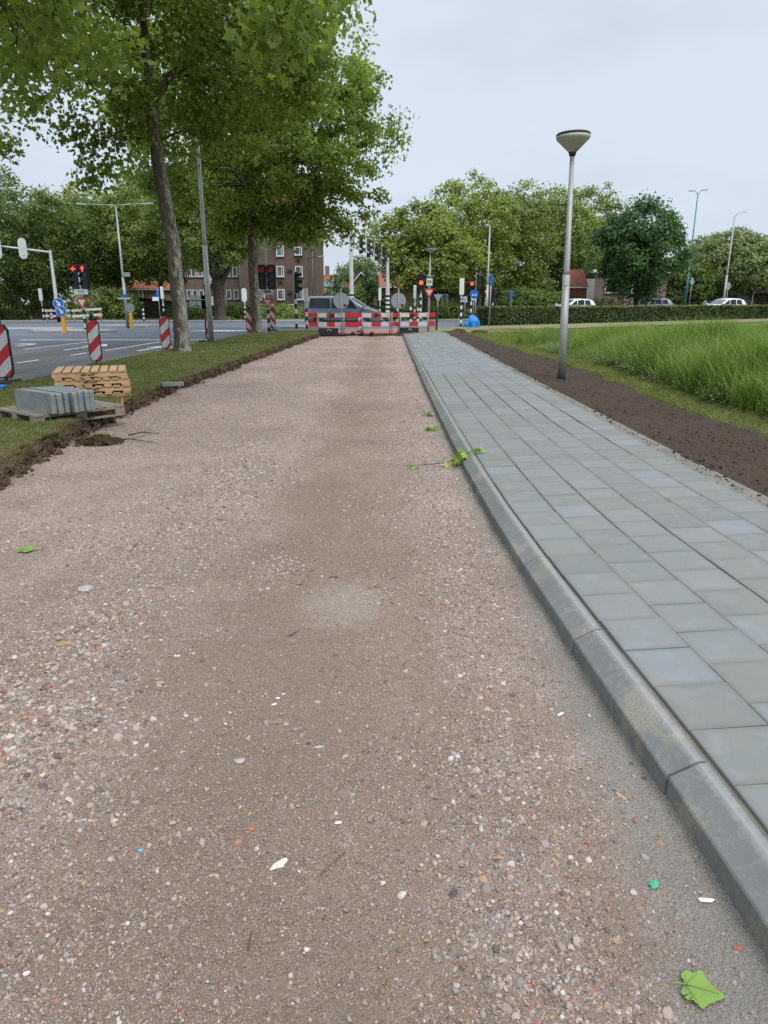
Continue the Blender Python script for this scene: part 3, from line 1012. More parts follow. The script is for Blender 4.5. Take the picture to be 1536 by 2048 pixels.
for (yy, c) in rows:
    ang = -math.atan(float(tile_left(yy + .4) - tile_left(yy - .4)) / .8)
    x = float(tile_left(yy)) + TILE * (c + .5) + .006 * math.sin(yy * .9 + c)
    zt = .131 + FALL * TILE * (c + .5) + random.uniform(-.0025, .0025) + .006 * math.sin(yy * .5 + c * .4)
    if n_tiles < 300:
        if len(protos) < 4:
            o = tile_mesh(len(protos)).build('tile', M['tile'], pave); protos.append(o)
        else:
            o = random.choice(protos).copy(); COL.objects.link(o); o.parent = pave
        o.location = (x, yy, zt)
        o.rotation_euler = (random.uniform(-.008, .008), -FALL + random.uniform(-.007, .007), ang + random.uniform(-.006, .006))
        n_tiles += 1
    else:
        rt = Matrix.Rotation(ang + random.uniform(-.004, .004), 3, 'Z') @ Matrix.Rotation(-FALL, 3, 'Y') @ Matrix.Rotation(random.uniform(-.008, .008), 3, 'X')
        far.box((x, yy, zt - .025), (.298, .298, .05), 0, rt)
o = far.build('distant_tiles', M['tile_far'], pave); o['kind'] = 'stuff'

# dark soil strip
ys = np.concatenate([np.arange(2, 16, .05), np.arange(16, 37.2, .16)])
us = np.linspace(0, 1, 60)
Ys, Us = np.meshgrid(ys, us, indexing='ij')
xl = tile_right(Ys) + .03 + .05 * fbm(Ys, Ys * 0 + 3, 2.2, 3); xr = soil_x(Ys) + .35 + .22 * fbm(Ys, Ys * 0, .9, 4)
Xs = xl + (xr - xl) * Us
def soil_z(x, y): return .125 + .075 * np.clip(1 - (x - tile_right(y)) / 1.4, 0, 1) + .05 * fbm(x, y, 1.1, 4) + .03 * vnoise(x, y, 9) + .02 * vnoise(x, y, 22)
bank = np.clip((Us - 0) * 9, 0, 1)
tag(sheet('soil_strip', Xs, Ys, soil_z(Xs, Ys) * bank + .165 * (1 - bank) - .03 * np.clip((Us - .9) * 10, 0, 1), M['soil']), 'strip of raked dark brown soil beside the pavement', 'soil', None, 'structure')
crumbs = []
for i in range(5):
    v, f = stone_shape(1, .9, 400 + i)
    crumbs.append(raw_obj('crumb', v, f, M['soil']))
n = 11000
y = 4 + 30 * rng.random(n) ** 1.8
x = tile_right(y) + .06 + (soil_x(y) + .25 - tile_right(y)) * rng.random(n)
s = .004 + .020 * rng.random(n) ** 5
scatter('soil_crumbs', np.stack([x, y, soil_z(x, y)], 1), rng.uniform(-3, 3, (n, 3)), s, crumbs, 'crumbs of dark soil on the raked strip', 'soil')
n = 900
y = 3 + 26 * rng.random(n) ** 1.6
x = tile_right(y) + rng.normal(.05, .04, n)
scatter('spilled_sand', np.stack([x, y, np.full(n, .195)], 1), rng.uniform(-3, 3, (n, 3)), .003 + .009 * rng.random(n) ** 3,
        [raw_obj('grain', *stone_shape(1, .6, 420 + i), M['sand']) for i in range(3)], 'sandy crumbs along the outer tile edge', 'sand')

n = 5200
y = 1.2 + 12 * rng.random(n) ** 1.5
x = tile_left(y) + 6 * TILE * rng.random(n)
k = rng.random(n) < np.clip(.15 + 1.4 * fbm(x, y, 1.8, 3), .02, 1)
x, y = x[k], y[k]; n = len(x)
scatter('tile_grit', np.stack([x, y, .134 + FALL * (x - tile_left(y))], 1), rng.uniform(-3, 3, (n, 3)), .0010 + .0028 * rng.random(n) ** 3,
        [raw_obj('grit', *stone_shape(0, .6, 440 + i), M['sand']) for i in range(3)], 'grit and sand grains spilled on the new tiles', 'sand')

# heap of earth at the far end of the strip
for (hx, hy, hr, hh, lab) in ((3.6, 36.4, .75, .22, 'low dark earth heap at the far end of the pavement'), (4.9, 36.3, .6, .16, 'small crumbled earth heap right of the pavement end')):
    v, f = stone_shape(2, .5, int(hx * 10))
    o = raw_obj('earth_heap', [(a * hr, b * hr * .6, max(c, 0) * hh * 1.6) for a, b, c in v], f, M['soil'], True)
    o.location = (hx, hy, .10); tag(o, lab, 'earth heap')

# ------------------------------------------------------------------ meadow on the right
ys = np.concatenate([np.arange(2, 30, .3), np.arange(30, 75, 1.0)])
us = np.linspace(0, 1, 60) ** 1.6
Ym, Um = np.meshgrid(ys, us, indexing='ij')
Xm = soil_x(np.minimum(Ym, 36)) + .12 + (70) * Um
Zm = .085 + .05 * fbm(Xm, Ym, .35, 4)
tag(sheet('meadow', Xm, Ym, Zm, M['field']), 'green meadow between the pavement and the clipped hedge', 'meadow', None, 'structure')
def meadow_z(x, y): return .085 + .05 * fbm(x, y, .35, 4)
# dry mown strip in front of the hedge and round the works
d = MB()
HL, HR = Vector((6.9, 46.9)), Vector((46.0, 75.0))
hd = (HR - HL).normalized(); hn = Vector((hd.y, -hd.x))
d.add([(HL.x - 3.9, HL.y - 4.0, .15), (HL.x + hn.x * 6, HL.y + hn.y * 6, .15), (HR.x + hn.x * 5, HR.y + hn.y * 5, .15), (HR.x, HR.y, .15), (HL.x - 1.0, HL.y - .6, .15)], [(0, 1, 2, 3, 4)])
d.add([(-3.2, 36.0, .152), (2.0, 35.9, .152), (6.5, 36.6, .152), (9.5, 41, .152), (8, 43.2, .152), (3.2, 43, .152), (2.2, 39.8, .152), (.7, 38.6, .152), (.6, 36.4, .152)], [(1, 2, 3, 4, 5, 6, 7, 8)])
tag(d.build('mown_strip', M['dryfield']), 'pale dry mown grass strip in front of the hedge', 'grass strip', None, 'structure')

tall_t = [blade_tuft(12, .50, 1.0, .021, .12, .60, 80 + i, M['blade_tall'], 4) for i in range(7)]
def meadow_edge(y): return soil_x(np.minimum(y, 36)) + .25
n = 32000
y = 5 + 27 * rng.random(n) ** 1.2
x = meadow_edge(y) + .5 + (y * .62 + 3.0 - meadow_edge(y)) * rng.random(n)
bd = x - meadow_edge(y)
hh = np.clip((bd - .55) / 1.2, 0, 1)
front = (x - HL.x) * hn.x + (y - HL.y) * hn.y          # distance before the hedge
k = (rng.random(n) < np.clip(.25 + hh + .7 * fbm(x, y, .5, 3), .05, 1)) & (hh > .05) & (front > 8) & (y < 28.5 + .12 * (x - 4) + 2.5 * fbm(x, y, .3, 3))
x, y, hh = x[k], y[k], hh[k]
s = (.42 + .42 * hh) * rng.uniform(.75, 1.25, len(x)) * (1 + .9 * fbm(x, y, .45, 3)) * np.interp(y, [8, 14, 22, 30], [1.6, 1.35, 1.0, .78])
scatter('tall_grass', np.stack([x, y, meadow_z(x, y) - .02], 1), np.stack([rng.normal(0, .10, len(x)), rng.normal(0, .10, len(x)), rng.uniform(0, 6.28, len(x))], 1), s, tall_t, 'tall lush green grass filling the meadow', 'grass')
dead_t = [blade_tuft(4, .75, 1.15, .010, .10, .35, 160 + i, M['blade_dry'], 3) for i in range(4)]
n = 1500
y = 6 + 24 * rng.random(n) ** 1.2
x = meadow_edge(y) + .8 + (y * .62 + 2.0 - meadow_edge(y)) * rng.random(n)
k = (y < 28) & (rng.random(n) < np.clip(.4 + 1.5 * fbm(x, y, .6, 3), 0, 1))
x, y = x[k], y[k]; n = len(x)
scatter('dead_stalks', np.stack([x, y, meadow_z(x, y)], 1), np.stack([rng.normal(0, .15, n), rng.normal(0, .15, n), rng.uniform(0, 6.28, n)], 1), rng.uniform(.6, 1.0, n) * np.interp(y, [8, 30], [1.1, .75]), dead_t, 'dry stalks standing among the tall green grass', 'grass')
low_t = [blade_tuft(22, .04, .12, .006, .07, .8, 120 + i, M['blade_border'], 2) for i in range(5)]
n = 22000
y = 5 + 36 * rng.random(n) ** 1.3
bd = .02 + np.where(y > 22, 14, 3.2) * rng.random(n) ** 1.5
x = meadow_edge(y) - .15 + bd + .12 * fbm(y, y * 0, 1.5, 3)
s = rng.uniform(.6, 1.1, n) * (1 + np.minimum(bd, 3) * .3)
scatter('border_grass', np.stack([x, y, meadow_z(x, y) + .01], 1), np.stack([rng.normal(0, .1, n), rng.normal(0, .1, n), rng.uniform(0, 6.28, n)], 1), s, low_t, 'short bright grass along the soil strip', 'grass')
def weed(seed):
    g_ = np.random.default_rng(seed)
    vs, fs = [], []
    for st in range(7):
        a = g_.uniform(0, 6.28); h = g_.uniform(.2, .5); r = g_.uniform(.05, .25)
        for j in range(6):
            t = (j + 1) / 6
            c = np.array([math.cos(a) * r * t, math.sin(a) * r * t, h * t])
            la = g_.uniform(0, 6.28); L_ = g_.uniform(.04, .075); w = L_ * .32
            dx, dy = math.cos(la), math.sin(la); dz = g_.uniform(-.4, .35)
            p0 = c; p1 = c + L_ * .5 * np.array([dx, dy, dz]) + w * np.array([-dy, dx, 0]); p2 = c + L_ * np.array([dx, dy, dz * 1.3]); p3 = c + L_ * .5 * np.array([dx, dy, dz]) - w * np.array([-dy, dx, 0])
            b = len(vs); vs += [p0, p1, p2, p3]; fs.append((b, b + 1, b + 2, b + 3))
    return raw_obj('weed', vs, fs, M['leaf_weed'])
weeds = [weed(i) for i in range(5)]
n = 1300
y = 7 + 16 * rng.random(n) ** 1.3
x = meadow_edge(y) + .45 + np.abs(rng.normal(.3, .45, n))
k = rng.random(n) < np.clip(.35 + 1.3 * fbm(x, y, .7, 3), 0, 1)
x, y = x[k], y[k]
scatter('weeds', np.stack([x, y, meadow_z(x, y)], 1), np.stack([0 * x, 0 * x, rng.uniform(0, 6.28, len(x))], 1), rng.uniform(.5, 1.0, len(x)), weeds, 'leafy bramble weeds at the foot of the tall grass', 'weeds')

# ------------------------------------------------------------------ roads
road = MB()
road.add([(-60, -30, .055), (-7.0, -30, .055), (-7.0, 16, .055), (-6.7, 30, .055), (-6.3, 37, .055), (-5.7, 40.0, .055), (1.5, 40.8, .055), (3.2, 42.4, .055), (5.2, 45.5, .055), (6.0, 47.8, .06), (14, 53.5, .10), (30, 65, .42), (60, 87, .45),
          (52, 97, .45), (24, 76, .42), (8, 64.5, .10), (-1, 62, .055), (-12, 61, .055), (-75, 58, .055)], [tuple(range(19))])
tag(road.build('road', M['asphalt']), 'grey asphalt road and crossing with white markings', 'road', None, 'structure')
fp = MB()   # far footpath beyond the crossing
fp.box((-38, 62.0, .05), (76, 2.2, .16), 0)
fp.box((12, 69.0, .05), (24, 1.8, .16), 0, Matrix.Rotation(R(36), 3, 'Z'))
tag(fp.build('footpath', M['conc']), 'pale footpath on the far side of the crossing', 'footpath', None, 'structure')
cp = MB()   # red cycle path crossing beyond the barrier
cp.add([(-3.3, 36.1, .062), (.9, 36.1, .062), (1.3, 41.2, .062), (-3.8, 41.4, .062)], [(0, 1, 2, 3)])
cp.add([(-3.8, 41.4, .066), (1.3, 41.2, .066), (2.2, 47, .066), (-4.4, 47, .066)], [(0, 1, 2, 3)])
tag(cp.build('cycle_path', M['redpath']), 'faded red asphalt cycle crossing behind the barriers', 'cycle path', None, 'structure')
th = MB()
th.box((-1.1, 36.0, .04), (4.4, .16, .16), 0)
tag(th.build('edging_strip', M['turfedge']), 'dark sunk edging across the far end of the gravel', 'edging', None, 'structure')
mk = MB()
def mark(poly, z=.062): mk.add([(a, b, z) for a, b in poly], [tuple(range(len(poly)))])
def dash(x0, y0, x1, y1, w=.12):
    dx, dy = x1 - x0, y1 - y0; l = math.hypot(dx, dy); nx, ny = -dy / l * w / 2, dx / l * w / 2
    mark([(x0 + nx, y0 + ny), (x0 - nx, y0 - ny), (x1 - nx, y1 - ny), (x1 + nx, y1 + ny)])
dash(-12.35, 24.6, -12.0, 30.4); dash(-9.35, 24.0, -9.1, 30.4)
dash(-9.55, 21.8, -9.5, 22.9); dash(-9.8, 19.0, -9.7, 20.1); dash(-12.7, 19, -12.6, 20.2); dash(-9.9, 16, -9.85, 17.1)
def arrow(x, y, L=2.6, k=1.0, turn=0):
    dash(x, y, x + .12, y + L, .15)
    if turn: mark([(x + .05, y + L - .2), (x + .05, y + L + .35), (x - 1.0, y + L + .1)])
    else: mark([(x - .38, y + L), (x + .62, y + L), (x + .15, y + L + 1.3)])
arrow(-8.2, 23.8, 1.9); arrow(-10.85, 24.3, 2.2); arrow(-13.6, 26.6, 1.2, 1, 1)
dash(-15.6, 30.9, -7.3, 30.9, .34)
for i in range(12): dash(-24 + i * 1.9, 35.4 + .35 * i * .3, -23.1 + i * 1.9, 35.45 + .35 * i * .3, .11)
for i in range(9): dash(-26 + i * 3.2, 51.5, -24.6 + i * 3.2, 51.5, .14)
for i in range(7): dash(-30 + i * 4, 47.7, -28.6 + i * 4, 47.7, .14)
mark([(-25.5, 44.6), (-20, 44.8), (-18.6, 45.2), (-20, 45.6), (-25.5, 45.3)])
mark([(-11.2, 40.4), (-8.6, 40.1), (-7.3, 41.4), (-9.8, 41.6)])
for i in range(5): mark([(4.6 + i * 2.0, 50.6 + i * 1.6), (6.0 + i * 2.0, 50.9 + i * 1.6), (5.6 + i * 2.0, 51.8 + i * 1.6), (4.2 + i * 2.0, 51.5 + i * 1.6)], .10)
for i in range(7): dash(-3.5 + i * .8, 38.0 + .02 * i, -3.0 + i * .8, 38.0 + .02 * i, .1) if i in (1, 4) else None
for (a, b) in ((-8, 52.3), (-12, 55.5), (-5, 56), (-16, 55.3)): dash(a, b, a + 1.5, b, .14)
for i in range(5): mark([(-3.2 + i * 1.1, 44.2), (-2.7 + i * 1.1, 44.2), (-2.6 + i * 1.1, 44.9), (-3.1 + i * 1.1, 44.9)], .071)
tag(mk.build('road_markings', M['paint']), 'worn white lane lines and arrows on the asphalt', 'road marking', None, 'structure')

def island(poly, lab):
    n_ = len(poly); m = MB()
    cx = sum(p[0] for p in poly) / n_; cy = sum(p[1] for p in poly) / n_
    vs = [(a, b, .04) for a, b in poly] + [(a, b, .19) for a, b in poly] + [(cx + (a - cx) * .93, cy + (b - cy) * .88, .20) for a, b in poly]
    m.add(vs, [tuple(range(2 * n_, 3 * n_))] + [(r * n_ + k, r * n_ + (k + 1) % n_, r * n_ + n_ + (k + 1) % n_, r * n_ + n_ + k) for r in (0, 1) for k in range(n_)])
    tag(m.build('traffic_island', M['conc']), lab, 'traffic island', None, 'structure')
def ell(cx, cy, rx, ry, n_=18): return [(cx + rx * math.cos(6.2832 * k / n_), cy + ry * math.sin(6.2832 * k / n_)) for k in range(n_)]
island(ell(-16.6, 38.6, 2.3, 1.2), 'raised kerbed island under the blue arrow signs')
island(ell(-16.6, 46.9, 2.0, 1.0), 'raised kerbed island under the two-armed street lamp')
island(ell(-5.0, 44.6, 1.7, .9), 'raised kerbed island under the banded posts by the van')

# ================================================================== street furniture
def bands(m, z0, z1, step, r0, r1=None, n=12, start=1, x=0, y=0):
    """black (slot 1) and white (slot 0) rings up a post"""
    r1 = r1 or r0
    k = 0; z = z0
    while z < z1 - 1e-4:
        ze = min(z + step, z1)
        ra = r0 + (r1 - r0) * (z - z0) / (z1 - z0); rb = r0 + (r1 - r0) * (ze - z0) / (z1 - z0)
        m.tube([(x, y, z), (x, y, ze)], [ra, rb], n, start if k % 2 == 0 else 1 - start, False)
        z = ze; k += 1

def signal_head(parent, x, y, z, rz=0.0, lit=None, arrow=None, back='black', lenses=3, sc=1.0, mat_lit=None):
    """box of lenses facing local -y; z is its lower edge"""
    w, h, d = .34 * sc, .36 * lenses * sc, .16 * sc
    rot = Matrix.Rotation(rz, 4, 'Z')
    base = bpy.data.objects.new('signal_head', None)
    m = MB()
    m.rbox((0, 0, h / 2), (w, d, h), .05 * sc, 0, 'y')
    m.rbox((0, d / 2 + .012, h / 2), (w + .10 * sc, .02, h + .12 * sc), .09 * sc, 1, 'y')
    head = m.build('signal_head', [M['black'], M['black'] if back == 'black' else M['offwhite']], parent, (x, y, z), rz)
    bpy.data.objects.remove(base)
    for i in range(lenses):
        zc = h - (i + .5) * .36 * sc
        on = lit == i
        l = MB(); l.disc((0, -d / 2 - .006, zc), .135 * sc, .012, 20, 0, 'y')
        lm = M['lens']
        if on and not arrow: lm = mat_lit or M['redon']
        l.build('lens', lm, head)
        if on and arrow:
            a = MB(); q = .05 * sc
            yy = -d / 2 - .018
            shp = [(0, .115), (.10, .01), (.062, .01), (.02, .055), (.02, -.10), (-.02, -.10), (-.02, .055), (-.062, .01), (-.10, .01)]
            if arrow == 'left': shp = [(-b, a_) for a_, b in shp]
            a.prism([(p * 1.15 * sc, zc + r_ * 1.1 * sc) for p, r_ in shp], .012, (0, yy, 0), 'y')
            a.build('lit_arrow', M['redon'], head)
        v = MB()
        n_ = 10; vs = []
        for k in range(n_ + 1):
            an = math.pi * (-.08 + 1.16 * k / n_)
            for yy in (-d / 2 - .001, -d / 2 - .17 * sc):
                rr = .152 * sc
                vs.append((rr * math.cos(an), yy, zc + rr * math.sin(an)))
        v.add(vs, [(2 * k, 2 * k + 1, 2 * k + 3, 2 * k + 2) for k in range(n_)])
        v.build('visor', M['black'], head)
    return head

def tri_sign(parent, z, w=.62, y=-.09, name='yield_plate', back=False):
    h = w * .866
    def tri(k, r):
        pts = [(0, -2 / 3 * h * k), (w / 2 * k, h / 3 * k), (-w / 2 * k, h / 3 * k)]
        out = []
        for i, p in enumerate(pts):
            a, b = Vector(pts[i - 1]) - Vector(p), Vector(pts[(i + 1) % 3]) - Vector(p)
            out += [tuple(Vector(p) + a.normalized() * r), tuple(Vector(p) + b.normalized() * r)]
        return out
    o = MB().prism([(a, z + b) for a, b in tri(1.0, .05 * w)], .012, (0, y, 0), 'y').build(name, M['greyback'] if back else M['red'], parent)
    if not back:
        MB().prism([(a, z + b + .0) for a, b in tri(.60, .03 * w)], .006, (0, y - .010, 0), 'y').build('white_field', M['offwhite'], o)
    return o

def box_post(name, label, x, y, top, box_h=.95, r=.055, step=.24, z0=.12, box_w=.22, box_d=.22, cat='signal post', band_top=None, group='banded posts with white boxes', oval=False, dot=True):
    """slim banded post that carries a white detector or button box, seen from behind"""
    t = thing(name, label, cat, (x, y, 0), 0, group)
    bt = band_top or top - box_h - .35
    m = MB(); bands(m, z0, bt, step, r)
    m.tube([(0, 0, bt), (0, 0, top - box_h)], r * .75, 10, 0)
    m.build('post', [M['white'], M['black']], t)
    b = MB()
    if oval: b.rbox((0, 0, top - box_h / 2), (.42, .10, box_h), .20, 0, 'y', 6)
    else: b.rbox((0, 0, top - box_h / 2), (box_w, box_d, box_h), .03, 0, 'y')
    bo = b.build('white_box', M['white'], t)
    MB().box((0, 0, top - box_h - .06), (.10, .10, .12)).build('bracket', M['offwhite'], t)
    return t

def bollard(label, x, y, h=.95, z0=.1, r=.075):
    t = thing('bollard', label, 'bollard', (x, y, 0), 0, 'short banded bollards')
    m = MB(); bands(m, z0, z0 + h - .08, h / 6, r)
    m.build('post', [M['white'], M['black']], t)
    MB().lathe([(r, 0), (r, .04), (r * .7, .075), (.01, .085)], (0, 0, z0 + h - .08), 12).build('cap', M['white'], t)
    return t

# ------------------------------------------------------------------ cone lamp beside the pavement
t = thing('street_lamp', 'tall grey lamp post with wide dirty cone-shaped head in the soil strip', 'street lamp', (3.47, 13.86, .06), 0, 'cone-headed lamp posts')
t.rotation_euler = (0, R(-1.3), 0)
m = MB(); m.tube([(0, 0, 0), (0, 0, 2.05)], [.076, .068], 18); m.tube([(0, 0, 2.05), (0, 0, 2.12), (0, 0, 4.12)], [.066, .056, .040], 18)
m.build('pole', M['pole'], t)
MB().tube([(0, 0, .0), (0, 0, .33)], [.0785, .0768], 18).build('dark_foot', M['rubber'], t)
MB().box((-.005, -.062, 1.92), (.075, .02, .12)).build('number_sticker', M['offwhite'], t)
h = MB().lathe([(.042, 4.10), (.065, 4.125), (.17, 4.225), (.285, 4.335), (.298, 4.355), (.296, 4.395)], (0, 0, 0), 40).build('lamp_shade', M['lampglass'], t)
MB().lathe([(.042, 4.06), (.050, 4.065), (.072, 4.128), (.05, 4.129)], (0, 0, 0), 40).build('collar', M['rubber'], t)
MB().lathe([(.300, 4.397), (.302, 4.415), (.28, 4.437), (.15, 4.457), (.01, 4.462)], (0, 0, 0), 40).build('cap', M['rubber'], t)

# ------------------------------------------------------------------ beacon boards along the road edge
def beacon(label, x, y, h, w, rz, up=True, foot=True, z=.06):
    t = thing('beacon_board', label, 'beacon board', (x, y, z), rz, 'red and white beacon boards')
    b0 = .12
    c = w * .30
    out = [(-w / 2 + c * .6, b0), (w / 2 - c * .6, b0), (w / 2, b0 + c), (w / 2, b0 + h - c), (w / 2 - c * .6, b0 + h), (-w / 2 + c * .6, b0 + h), (-w / 2, b0 + h - c), (-w / 2, b0 + c)]
    MB().prism(out, .06, (0, 0, 0), 'y').build('frame', M['rubber'], t)
    k = .86; zc = b0 + h / 2
    inn = [(a * k, zc + (b - zc) * .955) for a, b in out]
    for s_ in (-1, 1):
        p = MB().prism(inn, .006, (0, s_ * .034, 0), 'y').build('striped_face', M['stripe_up'] if up else M['stripe_down'], t)
    m = MB(); m.rbox((0, 0, b0 + h + .07), (w * .3, .05, .14), .02, 0, 'y'); m.build('handle', M['rubber'], t)
    m = MB(); m.tube([(0, 0, .02), (0, 0, b0)], .03, 8); m.build('stem', M['rubber'], t)
    if foot:
        MB().box((0, 0, .035), (.35, .75, .07), 0, None, .9).build('foot', M['rubber'], t)
    for sx in (-1, 1):
        MB().disc((sx * w * .25, -.04, b0 + h * .93), .011, .006, 8).build('rivet', M['black'], t)
    return t
beacon('nearest red and white beacon board, cut by the left photo edge', -7.49, 14.05, 1.02, .34, R(8))
beacon('red and white beacon board behind the stacked pallets', -7.30, 18.13, 1.02, .30, R(14))
beacon('red and white beacon board just left of the mottled tree trunk', -7.08, 23.34, 1.02, .31, R(16))
beacon('beacon board turned edge-on behind the tall lamp pole', -7.15, 29.29, 1.02, .30, R(76))
beacon('beacon board with falling stripes left of the second tree', -6.71, 36.16, 1.05, .34, R(12), False)
beacon('beacon board with falling stripes behind the banded yield post', -6.34, 41.30, 1.05, .34, R(20), False)
beacon('beacon board with rising stripes leaning at the blue tarpaulin', 6.69, 51.28, 1.0, .26, R(25), True)
beacon('small beacon board standing behind the left barrier, before the van', -1.29, 39.0, .80, .22, R(10), True)

# ------------------------------------------------------------------ barriers across the path
def barrier(label, x0, x1, y0, y1, segs, posts, ztop=1.08, zb=.02):
    L = math.hypot(x1 - x0, y1 - y0)
    t = thing('barrier', label, 'barrier', (x0, y0, zb), math.atan2(y1 - y0, x1 - x0), 'red and white barrier fences')
    for (z_, nm) in ((ztop - .22, 'upper'), (ztop - .66, 'lower')):
        m = MB(); a = 0
        m.box((L / 2, .012, z_ + .11), (L, .02, .215), 0)
        rail = m.build('rail', M['offwhite'], t)
        for (s0, s1) in segs:
            MB().box(((s0 + s1) / 2 * L, -.004, z_ + .11), ((s1 - s0) * L, .012, .219)).build('red_panel', M['red'], rail)
    for p in posts:
        m = MB(); m.tube([(p * L, -.03, 0), (p * L, -.03, ztop + .04)], .024, 8)
        m.build('post', M['galv'], t)
        MB().box((p * L, 0, .03), (.16, .5, .055)).build('foot', M['rubber'], t)
    return t
XA, XB, XC = -3.76, -0.17, 2.64
barrier('left red and white barrier with three posts, before the grey van', XA, XB, 36.15, 36.15, [(0, .12), (.255, .365), (.505, .735), (.875, 1.0)], [.13, .49, .745])
barrier('right red and white barrier with the yield sign pole behind it', XB + .03, XC, 36.5, 37.4, [(.165, .33), (.515, .68), (.86, 1.0)], [.15, .19, .34, .86])
for (px, yy, lab) in ((683, 36.02, 'round grey sign seen from behind, in front of the van'), (797, 36.75, 'round grey sign with red rim, seen from behind beside the van')):
    X0 = -2.11 if px == 683 else 0.73
    zc = 1.66
    t = thing('round_sign', lab, 'road sign', (X0, yy - .1, .02), R(4), 'round sign backs at the barriers')
    MB().tube([(0, 0, 0), (0, 0, 2.25)], .028, 10).build('pole', M['galv'], t)
    d_ = MB(); d_.disc((0, .045, zc), .375, .02, 36, 0, 'y'); pl = d_.build('plate', M['greyback'], t)
    d_ = MB(); d_.disc((0, .062, zc), .388, .008, 36, 0, 'y'); d_.build('red_rim', M['red'] if px != 683 else M['greyback'], pl)
    MB().box((.19, .030, zc - .22), (.14, .008, .10)).build('sticker', M['black'], pl)
    for dz in (-.14, .14): MB().box((0, .022, zc + dz), (.10, .03, .035)).build('clamp', M['galv'], t)
    MB().box((0, 0, .03), (.5, .6, .06)).build('foot', M['rubber'], t)
def crate(label, x, y):
    t = thing('battery_crate', label, 'crate', (x, y, .03), R(3), 'black plastic crates at the barrier feet')
    m = MB(); W, D, H = .92, .5, .34
    m.box((0, 0, .015), (W, D, .03)); m.box((0, -D / 2, H / 2), (W, .03, H)); m.box((0, D / 2, H / 2), (W, .03, H)); m.box((-W / 2, 0, H / 2), (.03, D - .04, H)); m.box((W / 2, 0, H / 2), (.03, D - .04, H))
    m.build('shell', M['rubber'], t)
    for i in range(6):
        for z_ in (.09, .19): MB().box((-.36 + i * .145, -D / 2 - .018, z_), (.10, .012, .055)).build('slot', M['black'], t)
    hd_ = []
    for a in range(5): hd_.append((.02 + .1 * math.cos(math.pi * a / 4), -D / 2 - .05, .20 + .09 * math.sin(math.pi * a / 4)))
    MB().tube(hd_, .014, 6).build('handle', M['offwhite'], t)
    MB().box((0, .0, .26), (.55, .34, .14)).build('battery', M['black'], t)
crate('black crate at the left barrier, under its second red panel', -2.75, 35.95)
crate('black crate at the right barrier, by the pavement end', 1.27, 36.75)
for i, px in enumerate((706, 724, 744)):
    xx = (-1.54, -1.10, -0.60)[i]
    o = MB().rbox((0, 0, .05), (.20, .12, .10), .015, 0, 'x').build('brick_block', M['roofbrown'], None, (xx, 35.86, .11), .1 * i)
    tag(o, ('leftmost of three brown brick blocks below the left barrier', 'middle one of three brown brick blocks below the left barrier', 'rightmost of three brown brick blocks below the left barrier')[i], 'brick block', 'brick blocks on the edging')
# warning lamps on the barrier
for i, (xx, yy, lab) in enumerate(((-2.58, 36.1, 'dark warning lamp on the left barrier by its black crate'), (-0.37, 36.1, 'dark warning lamp at the right end of the left barrier'), (1.45, 36.98, 'dark warning lamp on the right barrier above its crate'))):
    t = thing('warning_lamp', lab, 'lamp', (xx, yy - .03, .80), 0, 'barrier warning lamps')
    MB().rbox((0, -.035, .18), (.20, .06, .14), .03, 0, 'y').build('housing', M['black'], t)
    MB().disc((0, -.07, .18), .05, .012, 14).build('lens', M['lens'], t)

# ------------------------------------------------------------------ signal post by the traffic island (red arrows lit)
def arrow_signal(label, x, y, lit_mat, tall, sign_band=True):
    t = thing('traffic_signal', label, 'traffic light', (x, y, 0), 0, 'signal posts with yield sign')
    m = MB(); bands(m, .06, 1.75, .235, .075)
    m.tube([(0, 0, 1.75), (0, 0, 3.1)], .06, 12, 0)
    if tall: m.tube([(0, .05, 2.3), (0, .05, 5.9)], [.05, .035], 10, 0)
    m.build('post', [M['offwhite'], M['black']], t)
    for sx, ar in ((-.235, 'left'), (.235, 'up')):
        signal_head(t, sx, -.02, 2.33, R(4) * (1 if sx < 0 else -1), 0, ar if lit_mat == 'on' else None, 'black', 3, 1.06, M['reddim'])
    b = MB(); b.box((0, -.02, 2.14), (.70, .10, .26)); b.build('bracket_box', M['offwhite'], t)
    MB().box((.02, -.075, 2.16), (.34, .01, .13)).build('name_plate', M['greyback'] if lit_mat == 'on' else M['teal'], t)
    tri_sign(t, 1.62, .64, -.095)
    return t
arrow_signal('traffic signal with two lit red arrows above a yield sign', -16.03, 38.86, 'on', False)
arrow_signal('tall signal post with yield sign right of the second tree', -6.29, 39.54, 'off', True)

# yellow keep-right bollard with two blue arrow signs
def arrow_disc(parent, x, y, z, r, ang):
    d_ = MB(); d_.disc((x, y, z), r, .02, 30); o = d_.build('blue_disc', M['blue'], parent)
    d_ = MB()
    n_ = 30
    for k in range(n_):
        a0, a1 = 6.2832 * k / n_, 6.2832 * (k + 1) / n_
        d_.add([(x + r * .97 * math.cos(a0), y - .012, z + r * .97 * math.sin(a0)), (x + r * .97 * math.cos(a1), y - .012, z + r * .97 * math.sin(a1)), (x + r * .90 * math.cos(a1), y - .012, z + r * .90 * math.sin(a1)), (x + r * .90 * math.cos(a0), y - .012, z + r * .90 * math.sin(a0))], [(0, 1, 2, 3)])
    d_.build('white_rim', M['white'], o)
    sh = [(.14, .72), (.14, -.05), (.48, -.05), (0, -.68), (-.48, -.05), (-.14, -.05), (-.14, .72)]
    c_, s_ = math.cos(ang), math.sin(ang)
    MB().prism([(x + r * .88 * (a * c_ - b * s_), z + r * .88 * (a * s_ + b * c_)) for a, b in sh], .008, (0, y - .014, 0), 'y').build('white_arrow', M['white'], o)
